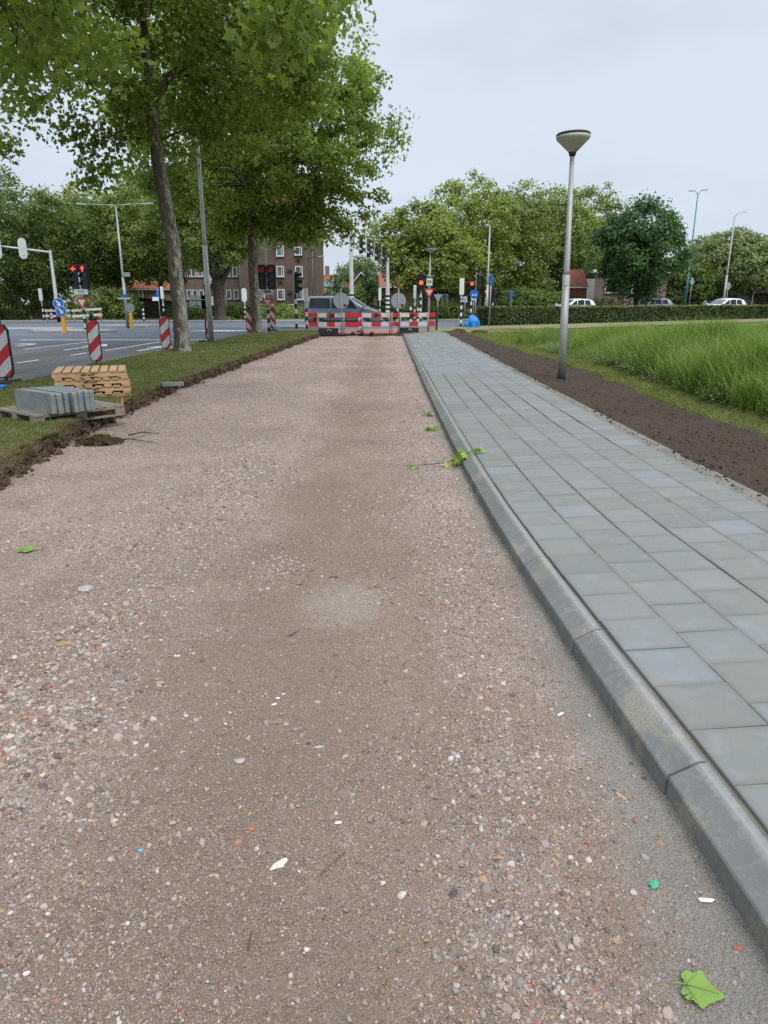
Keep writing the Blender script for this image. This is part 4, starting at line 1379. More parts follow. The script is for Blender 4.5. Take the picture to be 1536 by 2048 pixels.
t = thing('keep_right_bollard', 'yellow bollard with two stacked blue arrow signs on the island', 'bollard', (-15.88, 35.94, .16), 0)
m = MB(); m.rbox((0, 0, .47), (.19, .16, .94), .05, 0, 'z'); m.build('yellow_post', M['yellow'], t)
MB().tube([(0, .04, .9), (0, .04, 1.65)], .035, 8).build('stem', M['galv'], t)
arrow_disc(t, -.12, -.05, 1.40, .27, R(38)); arrow_disc(t, -.02, -.085, 1.02, .27, R(38))
t = thing('yellow_bollard', 'yellow bollard with dark blue sign beside the two-armed lamp', 'bollard', (-15.36, 44.10, .16), 0)
m = MB(); m.rbox((0, 0, .42), (.19, .16, .84), .05, 0, 'z'); m.build('yellow_post', M['yellow'], t)
d_ = MB(); d_.disc((.0, .03, 1.12), .27, .02, 28); d_.build('sign_disc', M['greyback'], t)
MB().tube([(0, .05, .8), (0, .05, 1.35)], .03, 8).build('stem', M['galv'], t)

# ------------------------------------------------------------------ lamp masts
def mast_lamp(label, x, y, top, arms, z0=.1, r0=.10, r1=.045, m_='galv', rise=.10, group='tall street lamps', droop=0):
    """arms: list of (dx, dy) heads"""
    t = thing('street_lamp', label, 'street lamp', (x, y, 0), 0, group)
    MB().tube([(0, 0, z0 - .1), (0, 0, z0 + (top - z0) * .42)], [r0, r0 * .86], 14).build('lower_pole', M[m_], t)
    MB().tube([(0, 0, z0 + (top - z0) * .42), (0, 0, z0 + (top - z0) * .44), (0, 0, top)], [r0 * .8, r0 * .7, r1], 12).build('upper_pole', M[m_], t)
    for (dx, dy) in arms:
        L = math.hypot(dx, dy); ux, uy = dx / L, dy / L
        pts = [(0, 0, top - .05), (ux * .15, uy * .15, top + rise * .35), (dx * .6, dy * .6, top + rise * .8), (dx, dy, top + rise)]
        a = MB().tube(pts, [.032, .03, .027, .025], 8).build('arm', M[m_], t)
        hd_ = MB(); ro = Matrix.Rotation(math.atan2(dy, dx), 3, 'Z') @ Matrix.Rotation(-.06, 3, 'Y')
        hd_.box((dx + ux * .22, dy + uy * .22, top + rise + .01), (.62, .20, .075), 0, ro, .8)
        hd_.build('lamp_head', M['galv'] if m_ != 'teal' else M['greyback'], a)
    return t
XL, YL = -15.93, 45.03
t = mast_lamp('two-armed street lamp with blue street sign behind the traffic island', XL, YL, 7.09, [(-1.85, .1), (1.75, -.1)], .16)
MB().box((.02, -.13, 1.99), (.42, .02, .17)).build('street_sign', M['blue'], t)
MB().box((-.02, -.12, 1.83), (.80, .015, .08)).build('street_sign_backing', M['offwhite'], t)
MB().box((.25, .0, 3.22), (.35, .2, .25)).build('camera_box', M['greyback'], t)
mast_lamp('far two-armed street lamp behind the left signal mast', -31.95, 70, 9.55, [(-1.3, .9), (1.1, -.3)], .1, .10, .04)
t = mast_lamp('tall bare lamp pole reaching into the leaves between the two trees', -6.50, 27.10, 8.4, [(.5, 1.3)], .12, .105, .055, 'pole')
mast_lamp('tall grey lamp pole standing behind the red pedestrian signals', 7.04, 50, 6.46, [(-.1, .45)], .1, .10, .05)
mast_lamp('thin curved lamp in front of the brick flats', -6.73, 66, 5.28, [(.95, -.2)], .1, .05, .03, 'rubber', .2)
mast_lamp('teal two-armed street lamp behind the hedge', 29.67, 72, 11.40, [(.30, -.15), (-.28, .2)], .25, .11, .045, 'teal', .30)
mast_lamp('grey one-armed street lamp behind the hedge at the right', 34.37, 74, 9.69, [(.50, -.1)], .25, .12, .06, 'pole', .30)
# cone-headed lamp with the small yield sign at the barrier
t = thing('street_lamp', 'small cone-headed lamp with bicycle plate and yield sign at the barrier', 'street lamp', (2.33, 38.20, .1), 0, 'cone-headed lamp posts')
t.rotation_euler = (0, R(.6), 0)
zt = 4.02 - .1
MB().tube([(0, 0, 0), (0, 0, 1.6), (0, 0, zt)], [.062, .056, .036], 12).build('pole', M['pole'], t)
MB().lathe([(.04, zt), (.08, zt + .05), (.30, zt + .15), (.33, zt + .20), (.31, zt + .22)], (0, 0, 0), 24).build('lamp_shade', M['lampglass'], t)
MB().lathe([(.33, zt + .222), (.32, zt + .25), (.20, zt + .29), (.01, zt + .30)], (0, 0, 0), 24).build('cap', M['rubber'], t)
tri_sign(t, 2.02, .56, -.09)
q = MB(); q.rbox((0, -.08, 2.58), (.30, .014, .50), .03, 0, 'y'); pl = q.build('white_plate', M['white'], t)
MB().box((0, -.092, 2.75), (.29, .008, .12)).build('green_band', M['teal'], pl)
for (a, b, r_) in ((-.06, 2.52, .045), (.06, 2.52, .045)): MB().disc((a, -.092, b), r_, .008, 14).build('bicycle_mark', M['black'], pl)
MB().box((0, -.092, 2.60), (.14, .008, .02)).build('bicycle_mark', M['black'], pl)
MB().box((.02, -.092, 2.42), (.16, .008, .02)).build('arrow_mark', M['black'], pl)
MB().tube([(0, 0, .62), (0, 0, 1.0)], .066, 12).build('red_band', M['wood_red'], t)
o = MB(); o.rbox((0, 0, .62), (.10, .10, 1.24), .02, 0, 'z'); t = o.build('marker_post', M['rubber'], None, (2.87, 39.54, .1))
tag(t, 'plain black post at the right end of the barriers', 'post')
t = thing('yield_sign', 'small yield sign seen from behind, on a thin pole right of the barriers', 'road sign', (3.83, 52, .1), R(180))
MB().tube([(0, 0, 0), (0, 0, 2.1)], .03, 8).build('pole', M['galv'], t); tri_sign(t, 1.86, .62, .03, 'yield_plate', True)

# ------------------------------------------------------------------ banded posts
box_post('signal_post', 'banded post with white box at the far left, before the brick wall', -28.58, 61, 2.69, .95)
bollard('banded bollard between the red and white wooden rails, far left', -28.37, 62, .95)
bollard('banded bollard near the low garden wall, right of the two-armed lamp', -19.84, 60, .98)
box_post('signal_post', 'banded post with white box left of the mottled tree trunk', -18.15, 60, 2.83, .95)
box_post('signal_post', 'banded post with oval white shield left of the second tree', -11.64, 61, 2.73, 1.1, .055, .2, .12, .2, .2, 'signal post', None, 'banded posts with white boxes', True)
t = thing('traffic_signal', 'side-turned traffic signal on a banded post left of the van', 'traffic light', (-5.02, 41.54, 0), 0, 'side-turned signals')
m = MB(); bands(m, .16, 2.05, .27, .075); m.tube([(0, 0, 2.05), (0, 0, 2.5)], .05, 10, 0); m.build('post', [M['white'], M['black']], t)
signal_head(t, .10, 0, 2.10, R(78), None, None, 'white', 3, 1.05)
box_post('signal_post', 'banded post with white box between the side-turned signal and the van', -4.34, 40.74, 2.34, .72, .062, .23, .16)
box_post('signal_post', 'thin banded post with white box right of the van bonnet', -0.32, 58, 2.68, .95)
box_post('signal_post', 'banded post with white box left of the yield sign pole', 2.44, 58, 2.90, 1.0)
t = thing('traffic_signal', 'tall signal with a lit red lens behind the yield sign pole', 'traffic light', (2.87, 57, 0), 0, 'red pedestrian and cycle signals')
m = MB(); bands(m, .1, 2.2, .27, .07); m.tube([(0, 0, 2.2), (0, 0, 2.7)], .05, 10, 0); m.build('post', [M['white'], M['black']], t)
signal_head(t, 0, -.1, 2.45, 0, 1, None, 'black', 3, 1.1)
bollard('banded bollard behind the right barrier, left one of two', 1.83, 50, 1.2, .08)
bollard('small banded bollard behind the right barrier, right one of two', 2.48, 53, 1.1, .08)
bollard('banded bollard seen below the round sign with the red rim', 0.97, 52, 1.1, .08)
box_post('signal_post', 'banded post with pale box left of the red pedestrian signals', 4.96, 46.88, 3.07, 1.0, .07, .22, .08, .28, .22)
def ped(label, x, y, ztop, rz=0, lenses=2, sc=.85):
    t = thing('pedestrian_signal', label, 'traffic light', (x, y, 0), 0, 'red pedestrian and cycle signals')
    m = MB(); hb = ztop - .36 * lenses * sc
    bands(m, .1, hb - .35, .26, .07); m.tube([(0, 0, hb - .35), (0, 0, hb)], .05, 10, 0); m.build('post', [M['white'], M['black']], t)
    signal_head(t, 0, -.06, hb, rz, 0, None, 'black', lenses, sc)
    return t
ped('pedestrian signal with lit red lens beside the round blue sign', 6.44, 54, 3.06)
ped('smaller red pedestrian signal right of the round blue sign', 7.66, 55, 2.48, 0, 2, .7)
t = thing('traffic_signal', 'pale-backed signal turned right, above the round blue sign', 'traffic light', (6.52, 52, 0), 0, 'side-turned signals')
m = MB(); m.tube([(0, 0, .1), (0, 0, 2.5)], .05, 10, 0); m.build('post', [M['galv']], t)
signal_head(t, .12, 0, 2.43, R(70), None, None, 'white', 3, 1.0)
t = thing('traffic_signal', 'low dark signal turned right, behind the tall blue sign post', 'traffic light', (8.04, 54, 0), 0, 'side-turned signals')
m = MB(); bands(m, .1, 1.6, .26, .06); m.build('post', [M['white'], M['black']], t)
signal_head(t, .02, 0, 1.62, R(70), None, None, 'black', 3, .9)
t = thing('cycle_sign', 'round blue sign with small white plate on a thin pole', 'road sign', (6.13, 50, .1), 0, 'blue signs')
MB().tube([(0, .03, 0), (0, .03, 2.2)], .028, 8).build('pole', M['galv'], t)
d_ = MB(); d_.disc((.02, 0, 2.11-.1), .30, .02, 28); pl = d_.build('blue_disc', M['blue'], t)
for a in (-.08, .10): MB().disc((.02 + a, -.014, 2.08-.1), .06, .006, 12).build('white_mark', M['white'], pl)
MB().box((.0, 0, 1.82-.1), (.34, .015, .15)).build('white_plate', M['white'], t)
t = thing('blue_sign_post', 'grey pole with tall narrow blue sign at the hedge end', 'road sign', (6.58, 45.33, .1), 0, 'blue signs')
MB().tube([(0, 0, 0), (0, 0, 3.27-.1)], .045, 10).build('pole', M['galv'], t)
MB().rbox((.02, -.06, 2.94-.1), (.17, .03, .66), .03, 0, 'y').build('blue_plate', M['blue'], t)
t = thing('blue_sign_post', 'small blue sign standing behind the hedge near the bushes', 'road sign', (10.42, 60, .2), 0, 'blue signs')
MB().tube([(0, 0, 0), (0, 0, 2.3)], .03, 8).build('pole', M['galv'], t); MB().rbox((0, -.05, 2.0), (.16, .03, .7), .03, 0, 'y').build('blue_plate', M['blue'], t)
t = thing('blue_sign_post', 'thin pole with blue sign left of the mottled tree trunk', 'road sign', (-17.56, 57, .1), 0, 'blue signs')
MB().tube([(0, 0, 0), (0, 0, 2.5)], .028, 8).build('pole', M['galv'], t); MB().rbox((-.03, -.05, 2.1), (.26, .03, .40), .02, 0, 'y').build('blue_plate', M['blue'], t); MB().box((-.22, -.05, 1.75), (.5, .02, .28)).build('white_plate', M['white'], t)
t = thing('small_sign', 'small grey plate on the wall side, between the banded post and red signal', 'road sign', (6.66, 60, .1), 0)
MB().tube([(0, .03, 0), (0, .03, 1.9)], .03, 8).build('pole', M['galv'], t); pl = MB().box((0, -.02, 1.72), (.32, .02, .45)).build('plate', M['offwhite'], t); MB().box((0, -.034, 1.72), (.18, .006, .26)).build('dark_mark', M['greyback'], pl)
for (xx, yy, zz, rx_, lab) in ((29.79, 71.2, 3.51, .42, 'diamond-shaped sign seen from behind, on the teal lamp'), (34.30, 73.2, 3.14, .36, 'dark round sign seen from behind, near the one-armed lamp')):
    t = thing('sign_back', lab, 'road sign', (xx, yy, .2), R(35), 'sign backs behind the hedge')
    MB().tube([(0, .04, 0), (0, .04, zz)], .03, 8).build('pole', M['galv'], t)
    if rx_ > .4: MB().prism([(rx_, 0), (0, rx_), (-rx_, 0), (0, -rx_)], .02, (0, 0, zz - .2), 'y').build('plate', M['greyback'], t)
    else: MB().disc((0, 0, zz - .2), rx_, .02).build('plate', M['greyback'], t)

# ------------------------------------------------------------------ signal masts with arms
def mast(label, x, y, top, arm, heads, r=.13, band=(.75, 1.65), z0=.05):
    t = thing('signal_mast', label, 'signal mast', (x, y, 0), 0, 'tall signal masts')
    m = MB()
    m.tube([(0, 0, z0), (0, 0, band[0])], r, 14, 1)
    bands(m, band[0], band[1], .15, r, r, 14, 0)
    m.tube([(0, 0, band[1]), (0, 0, top)], [r * .98, r * .68], 14, 2, False)
    m.lathe([(r * .68, 0), (r * .5, .05), (.01, .07)], (0, 0, top), 12, 2)
    m.build('pole', [M['white'], M['black'], M['offwhite']], t)
    if arm:
        MB().tube([(0, 0, top - .1), tuple(a * .5 + (b_ if i == 2 else 0) for i, (a, b_) in enumerate(zip(arm, (0, 0, top - .05)))), (arm[0], arm[1], top + arm[2])], [r * .55, r * .5, r * .42], 12).build('arm', M['offwhite'], t)
    for (f, rz, back, dz) in heads:
        signal_head(t, arm[0] * f, arm[1] * f, top - .1 + arm[2] * f + dz, rz, None, None, back, 3, 1.1)
    return t
XM = -26.43
mast('pale signal mast at far left with a long arm over the road', XM, 59, 5.49, (-5.6, -.8, .55), [], .15, (1.0, 2.1))
for (px, yy, lab) in ((47, 58.6, 'white rounded signal backboard hanging under the left mast arm'), (0, 58.3, 'white signal backboard at the left photo edge on the mast arm')):
    xx = -28.31 if px == 47 else -30.14
    zz = 5.64
    t = thing('signal_backboard', lab, 'traffic light', (xx, yy, zz), R(6), 'signals on the left mast arm')
    MB().rbox((0, -.2, 0), (.62, .03, 1.55), .30, 0, 'y', 6).build('backboard', M['offwhite'], t)
    MB().rbox((0, .0, 0), (.36, .2, 1.2), .04, 0, 'y').build('housing', M['black'], t)
    MB().box((.06, -.225, -.52), (.2, .02, .05)).build('seam', M['greyback'], t)
mast('thick pale signal mast standing behind the van', -2.47, 56, 7.6, (-4.5, -1.5, .3), [], .17, (1.9, 2.35))
X7 = 0.26
t = mast('pale signal mast with four side-turned signals, right of the van', X7, 53, 4.56, (-2.0, -9.8, .12), [], .15, (.6, 2.15))
for i, (px, py, yy) in enumerate(((727,520,45.0), (741,524,47.0), (755,528,49.3), (768,531,51.6))):
    f = (53 - yy) / 9.8
    signal_head(t, -2.0 * f, yy - 53, (4.43, 4.34, 4.29, 4.25)[i], R(80), None, None, 'white', 3, .98)

# ------------------------------------------------------------------ wooden rails far left
for (px0, px1, py0, sl, lab) in ((90, 140, 628, .02, 'faded red and white wooden rail fence at far left'), (145, 204, 627, -.06, 'flaking white wooden rail fence left of the signal post')):
    x0, x1 = (-27.73, -25.69) if px0 == 90 else (-24.66, -22.29)
    yy = 59.5 if px0 == 90 else 57.5
    t = thing('rail_fence', lab, 'rail fence', (x0, yy, .1), 0, 'old wooden rail fences')
    L = x1 - x0
    for z_ in (.42, .85):
        MB().box((L / 2, 0, z_ + (.08 if px0 == 145 else 0)), (L, .04, .18), 0, Matrix.Rotation(sl if px0 == 145 else .0, 3, 'Y')).build('rail', M['wood_white'], t)
    for k in range(3 if px0 == 90 else 1):
        MB().box((L * (.22 + .3 * k) if px0 == 90 else L * .93, -.03, .42 - (.03 if px0 == 145 else 0)), (L * .13, .03, .17)).build('red_panel', M['wood_red'], t)
    for f in (.06, .5, .94): MB().box((L * f, .05, .45), (.09, .07, 1.0)).build('post', M['wood_old'], t)

# ------------------------------------------------------------------ blue tarpaulin heap
v, f = stone_shape(3, .12, 77)
pts = []
for (a, b, c) in v:
    q = 1 + .10 * math.sin(a * 9 + c * 5) + .06 * math.sin(b * 13 - c * 9)
    top = .85 * math.exp(-((a - .25) / .55) ** 2) + .25
    pts.append((a * .62 * q, b * .45 * q, max(c, -.05) * top * 1.5 * q))
o = raw_obj('tarpaulin', pts, f, M['tarp'], False); o.location = (5.31, 44.15, .1)
tag(o, 'crumpled bright blue tarpaulin heap at the hedge end', 'tarpaulin')

# ------------------------------------------------------------------ pallets and concrete slabs on the verge
def pallet(label, x, y, z, rz, L, W, m_, n_top=8, thick=.144, stamp=False, group='wooden pallets'):
    t = thing('pallet', label, 'pallet', (x, y, z), rz, group)
    bw = L / n_top
    for i in range(n_top):                     # deck boards run across the front edge
        g_ = random.uniform(-.006, .006)
        MB().box((-L / 2 + bw * (i + .5) + g_, random.uniform(-.008, .008), thick - .011), (bw - .022, W, .022), 0, Matrix.Rotation(random.uniform(-.006, .006), 3, 'Z')).build('deck_board', m_, t)
    for s_ in (-1, 0, 1):
        MB().box((0, s_ * (W / 2 - .055), thick - .034), (L, .10, .021)).build('stringer_board', m_, t)
        for k in (-1, 0, 1):
            MB().box((k * (L / 2 - .07), s_ * (W / 2 - .055), thick - .084), (.14, .098, .078)).build('block', m_, t)
        MB().box((0, s_ * (W / 2 - .056), .0115), (L * .998, .10, .022)).build('bottom_board', m_, t)
    return t
PX, PY = -4.70, 11.45
labs = ['lowest pallet of the pine pallet stack', 'second pallet from the ground in the pine stack', 'third pallet from the ground in the pine stack', 'topmost pallet of the pine pallet stack']
def beam_pallet(label, x, y, z, rz):
    t = thing('pallet', label, 'pallet', (x, y, z), rz, 'stacked pine pallets')
    L, W = 1.08, 1.0
    n_ = 8; bw = L / n_
    for i in range(n_):
        MB().box((-L / 2 + bw * (i + .5) + random.uniform(-.006, .006), random.uniform(-.008, .008), .079 + random.uniform(-.003, .002)), (bw - .030, W + .03, .018), 0, Matrix.Rotation(random.uniform(-.008, .008), 3, 'Z')).build('deck_board', M['wood_new'], t)
    for s_ in (-1, 0, 1):
        MB().box((0, s_ * (W / 2 - .025), .0425), (L, .045, .050)).build('beam', M['wood_new'], t)
    for i in (0, 2, 3, 5, 7):
        MB().box((-L / 2 + bw * (i + .5) + random.uniform(-.01, .01), random.uniform(-.006, .006), .0085), (bw - .02, W, .015)).build('bottom_board', M['wood_new'], t)
    st = [(0, 0), (.05, .022), (.05, .008), (.09, .008), (.09, -.008), (.05, -.008), (.05, -.022)]
    MB().prism([(-.14 + a, .043 + b * .8) for a, b in st], .003, (0, -W / 2 - .004, 0), 'y').build('stamp', M['ink'], t)
    for j in range(3): MB().box((-.02 + j * .035, -W / 2 - .004, .043), (.024, .003, .02)).build('stamp', M['ink'], t)
    return t
for i, lb in enumerate(labs):
    st_ = beam_pallet(lb, PX + (-.0, .02, -.01, -.03)[i], PY + .01 * i, .15 + .1120 * i, R(20.5 + (1.0, -1.0, .6, -.8)[i]))
    st_.scale = (1, 1, 1.24)
P2 = pallet('low weathered pallet carrying the concrete slabs', -4.33, 9.38, .14, R(52), 1.25, 1.05, M['wood_old'], 9, .144)
sl_labels = ['front slab', 'second slab', 'third slab', 'fourth slab', 'fifth slab', 'sixth slab', 'rearmost slab']
for i in range(7):
    m = MB(); T = .058 + .006 * (i % 3 == 1)
    m.prism([(-.45, 0), (.45, 0), (.45, .238), (.438, .25), (-.438, .25), (-.45, .238)], T, (0, 0, 0), 'y')
    a = i * .078 + (.024 if i >= 2 else 0)
    o = m.build('concrete_slab', M['slab'], None)
    ls = (0, .02, -.02, .05, .03, .06, .04)[i]
    o.location = (-4.44 + a * .60 + ls * .81, 8.94 + a * .80 - ls * .58, .286)
    o.rotation_euler = ((.0, .05, -.02, .06, .01, .05, .02)[i], random.uniform(-.01, .01), R(-36) + random.uniform(-.015, .015))
    tag(o, ('%s of the upright grey concrete slabs on the low pallet' % sl_labels[i]), 'concrete slab', 'upright concrete slabs')
o = MB().prism([(-.18, 0), (.18, 0), (.18, .055), (.17, .06), (-.17, .06), (-.18, .055)], .14, (0, 0, 0), 'y').build('concrete_block', M['slab'], None, (-3.80, 12.75, .175), R(10))
tag(o, 'single small concrete block lying on the grass by the cut edge', 'concrete block')
t = thing('marker_stake', 'orange-tipped wooden stake in the grass beside the pallets', 'stake', (-3.82, 10.25, .12), .3, 'marker stakes')
MB().box((0, 0, .055), (.022, .022, .11)).build('stake', M['wood_new'], t); MB().box((0, 0, .135), (.0235, .0235, .05)).build('orange_tip', M['orange'], t)
t = thing('marker_stake', 'tiny orange-tipped stake far along the cut verge edge', 'stake', (-4.04, 26.26, .12), .1, 'marker stakes')
MB().box((0, 0, .055), (.022, .022, .11)).build('stake', M['wood_new'], t); MB().box((0, 0, .135), (.0235, .0235, .05)).build('orange_tip', M['orange'], t)
o = MB().rbox((0, 0, .02), (.30, .2, .05), .02, 0, 'y').build('plastic_sheet', M['tarp'], None, (-6.92, 12.6, .15), .2)
tag(o, 'scrap of blue plastic on the grass at the left photo edge', 'plastic scrap')

# ------------------------------------------------------------------ vehicles
def interp(tab, s): return float(np.interp(s, [a for a, b in tab], [b for a, b in tab]))
def vehicle(name, label, cat, x, y, z, rz, paint, L, W, belt, roof, hw, ws, rw, side, wheels, wr, group, plate=True):
    """belt/roof: height along the car (s from rear 0 to nose L); hw: plan half width; ws, rw: windscreen and rear window spans; side: side window spans"""
    t = thing(name, label, cat, (x, y, z), rz, group)
    N = 56
    def ring(s, off=0.0):
        w = interp(hw, s) ; zb, zr = interp(belt, s), max(interp(roof, s), interp(belt, s) + .012)
        g_ = (zr - zb); wr_ = w - .30 * min(g_, .75) * .42 - .02
        lo = .24
        return [(w * .90, lo), (w * .985, lo + .12), (w, lo + .30), (w * .995, zb - .10), (w * .965, zb), (wr_ + .0, zr - .07 if g_ > .1 else zr - .008), (wr_ - .06, zr - .02 if g_ > .1 else zr - .004), (wr_ * .55, zr), (0, zr + .012)]
    vs = []; K = 9
    for i in range(N + 1):
        s = L * i / N
        rg = ring(s)
        vs += [(s - L / 2, -a, b) for a, b in rg] + [(s - L / 2, a, b) for a, b in reversed(rg[:-1])]
    C = 2 * K - 1
    m = MB()
    m.add(vs, [(i * C + k, (i + 1) * C + k, (i + 1) * C + k + 1, i * C + k + 1) for i in range(N) for k in range(C - 1)], 0, True)
    m.add(vs[:C], [tuple(range(C))]); m.add(vs[-C:], [tuple(range(C - 1, -1, -1))])
    m.box((0, 0, .30), (L * .94, W * .8, .16), 1)
    m.build('body', [paint, M['rubber']], t)
    def patch(s0, s1, sd, nm, lo=.10, hi=.93, slant0=0, slant1=0, mt='glass'):
        mm = MB(); n_ = 8; q = []
        for i in range(n_ + 1):
            for tt in (lo, hi):
                s = (s0 + slant0 * tt) + ((s1 + slant1 * tt) - (s0 + slant0 * tt)) * i / n_
                rg = ring(s); a0, b0 = rg[4]; a1, b1 = rg[5]
                q.append((s - L / 2, sd * (a0 + (a1 - a0) * tt + .010), b0 + (b1 - b0) * tt))
        mm.add(q, [(2 * i, 2 * i + 2, 2 * i + 3, 2 * i + 1) for i in range(n_)])
        return mm.build(nm, M[mt], t)
    for sd in (-1, 1):
        for (a, b, c0, c1) in side: patch(a, b, sd, 'side_window', .10, .93, c0, c1)
    def screen(s0, s1, nm):
        mm = MB(); q = []; n_ = 6; dz = .012
        for i in range(n_ + 1):
            s = s0 + (s1 - s0) * i / n_
            rg = ring(s); a, b = rg[6]; zz = rg[8][1]
            for f in (-.93, -.5, 0, .5, .93): q.append((s - L / 2, a * f, b + (zz - b) * (1 - abs(f)) + dz))
        mm.add(q, [(i * 5 + k, i * 5 + 5 + k, i * 5 + 6 + k, i * 5 + 1 + k) for i in range(n_) for k in range(4)], 0, True)
        mm.build(nm, M['glass2'], t)
    screen(*ws, 'windscreen'); screen(*rw, 'rear_window')
    for wx in wheels:
        for sd in (-1, 1):
            wo = MB().lathe([(wr * .62, -.10), (wr * .95, -.10), (wr, -.06), (wr, .06), (wr * .95, .10), (wr * .62, .10)], (0, 0, 0), 22)
            wo.v = [(a + wx - L / 2, c * -1 + sd * (W / 2 - .10), b + wr) for a, b, c in wo.v]
            w_ = wo.build('wheel', M['rubber'], t)
            r_ = MB().disc((wx - L / 2, sd * (W / 2 - .02), wr), wr * .60, .05, 16)
            for k in range(5):
                a = 6.2832 * k / 5
                r_.box((wx - L / 2 + .5 * wr * .55 * math.cos(a), sd * (W / 2 + .008), wr + .5 * wr * .55 * math.sin(a)), (wr * .5, .01, .05), 1, Matrix.Rotation(-a, 3, 'Y'))
            r_.build('rim', [M['black'], M['galv']], w_)
            MB().disc((wx - L / 2, sd * (W / 2 - .035), wr + .02), wr * 1.14, .055, 22).build('wheel_arch', M['black'], t)
    wf = interp(hw, L * .985)
    for sd in (-1, 1):
        MB().rbox((L / 2 - .13, sd * (wf - .06), interp(belt, L * .96) - .20), (.26, .22, .15), .05, 0, 'x').build('headlight', M['glass2'], t)
        MB().rbox((-L / 2 + .04, sd * (interp(hw, .05) - .06), interp(belt, .1) - .14), (.12, .16, .36), .04, 0, 'x').build('tail_light', M['red'], t)
        MB().rbox((ws[0] - L / 2 - .10 if ws[0] < ws[1] else ws[0] - L / 2, sd * (W / 2 + .11), interp(belt, ws[1]) + .08), (.16, .20, .17), .05, 0, 'x').build('mirror', paint, t)
        MB().box((ws[0] - L / 2 - .95, sd * (W / 2 + .006), interp(belt, L * .5) - .17), (.18, .02, .03)).build('door_handle', M['black'], t)
    for sd in (-1, 1):
        for q in [a for (a, b, c0, c1) in side[1:]] + [side[-1][1] + .12]:
            MB().box((q - .06 - L / 2, sd * (interp(hw, q) + .001), .68), (.018, .012, .62)).build('door_seam', M['black'], t)
        MB().box((-.05, sd * (W / 2 - .012), .36), (L * .52, .05, .12)).build('sill_trim', M['black'], t)
        MB().rbox((.0, sd * (W / 2 + .002), .62), (L * .50, .012, .06), .02, 0, 'y').build('rub_strip', M['black'], t)
    MB().box((L / 2 - .02, 0, .34), (.10, W * .80, .16)).build('bumper', M['black'], t)
    if plate:
        MB().box((L / 2 + .012, 0, .48), (.02, .52, .11)).build('number_plate', M['yellow'], t)
        MB().box((L / 2 + .004, 0, .66), (.02, W * .5, .16)).build('grille', M['black'], t)
    return t
grey_paint = plain('slate_metallic_paint', (.15, .185, .215), .25, .10, 2, 0, 40, .4, .5)
white_paint = plain('white_car_paint', (.74, .76, .78), .25, .04, 2, 0, 40, 0, .5)
silver_paint = plain('silver_blue_paint', (.33, .37, .40), .28, .06, 2, 0, 40, .5, .5)
van_L = 4.95
van_x0, van_x1 = -4.88, -0.36
vehicle('van', 'slate grey van passing behind the barriers', 'van', (van_x0 + van_x1) / 2, 48.0, .06, R(-9), grey_paint, van_L, 1.92,
        [(0, 1.10), (3.3, 1.12), (4.1, 1.10), (4.6, 1.02), (4.86, .92), (van_L, .78)], [(0, 1.70), (.08, 1.86), (.4, 1.92), (2.7, 1.91), (3.05, 1.84), (3.95, 1.26), (4.1, 1.20), (4.6, 1.07), (4.86, .95), (van_L, .80)],
        [(0, .90), (.15, .95), (4.3, .95), (4.75, .90), (van_L, .80)], (3.93, 3.12), (.012, .09), [(.32, 1.72, .1, 0), (1.84, 2.72, 0, 0), (2.84, 3.56, 0, -.45)], (.95, 3.98), .33, 'vehicles on the crossing')
hatch_belt = [(0, .86), (.4, .95), (2.6, .93), (3.3, .90), (3.9, .80), (4.2, .62)]
hatch_roof = [(0, .90), (.10, 1.05), (.42, 1.38), (.9, 1.50), (1.7, 1.53), (2.3, 1.46), (3.15, .98), (3.4, .92), (3.9, .82), (4.2, .64)]
hatch_hw = [(0, .80), (.2, .87), (3.6, .88), (4.0, .80), (4.2, .62)]
def hatch(label, x, y, z, rz, paint):
    return vehicle('car', label, 'car', x, y, z, rz, paint, 4.2, 1.78, hatch_belt, hatch_roof, hatch_hw, (3.10, 2.36), (.14, .44), [(.62, 1.30, .18, 0), (1.38, 2.08, 0, 0), (2.16, 2.95, 0, -.5)], (.75, 3.40), .32, 'cars behind the hedge', True)
hatch('white hatchback behind the hedge, beside the tall cone-headed lamp', 17.00, 66, .38, R(180 + 22), white_paint)
hatch('silver grey hatchback behind the middle of the hedge', 25.87, 71, .44, R(180 + 14), silver_paint)
hatch('white estate car behind the hedge below the one-armed lamp', 31.58, 68, .42, R(180 + 20), white_paint)

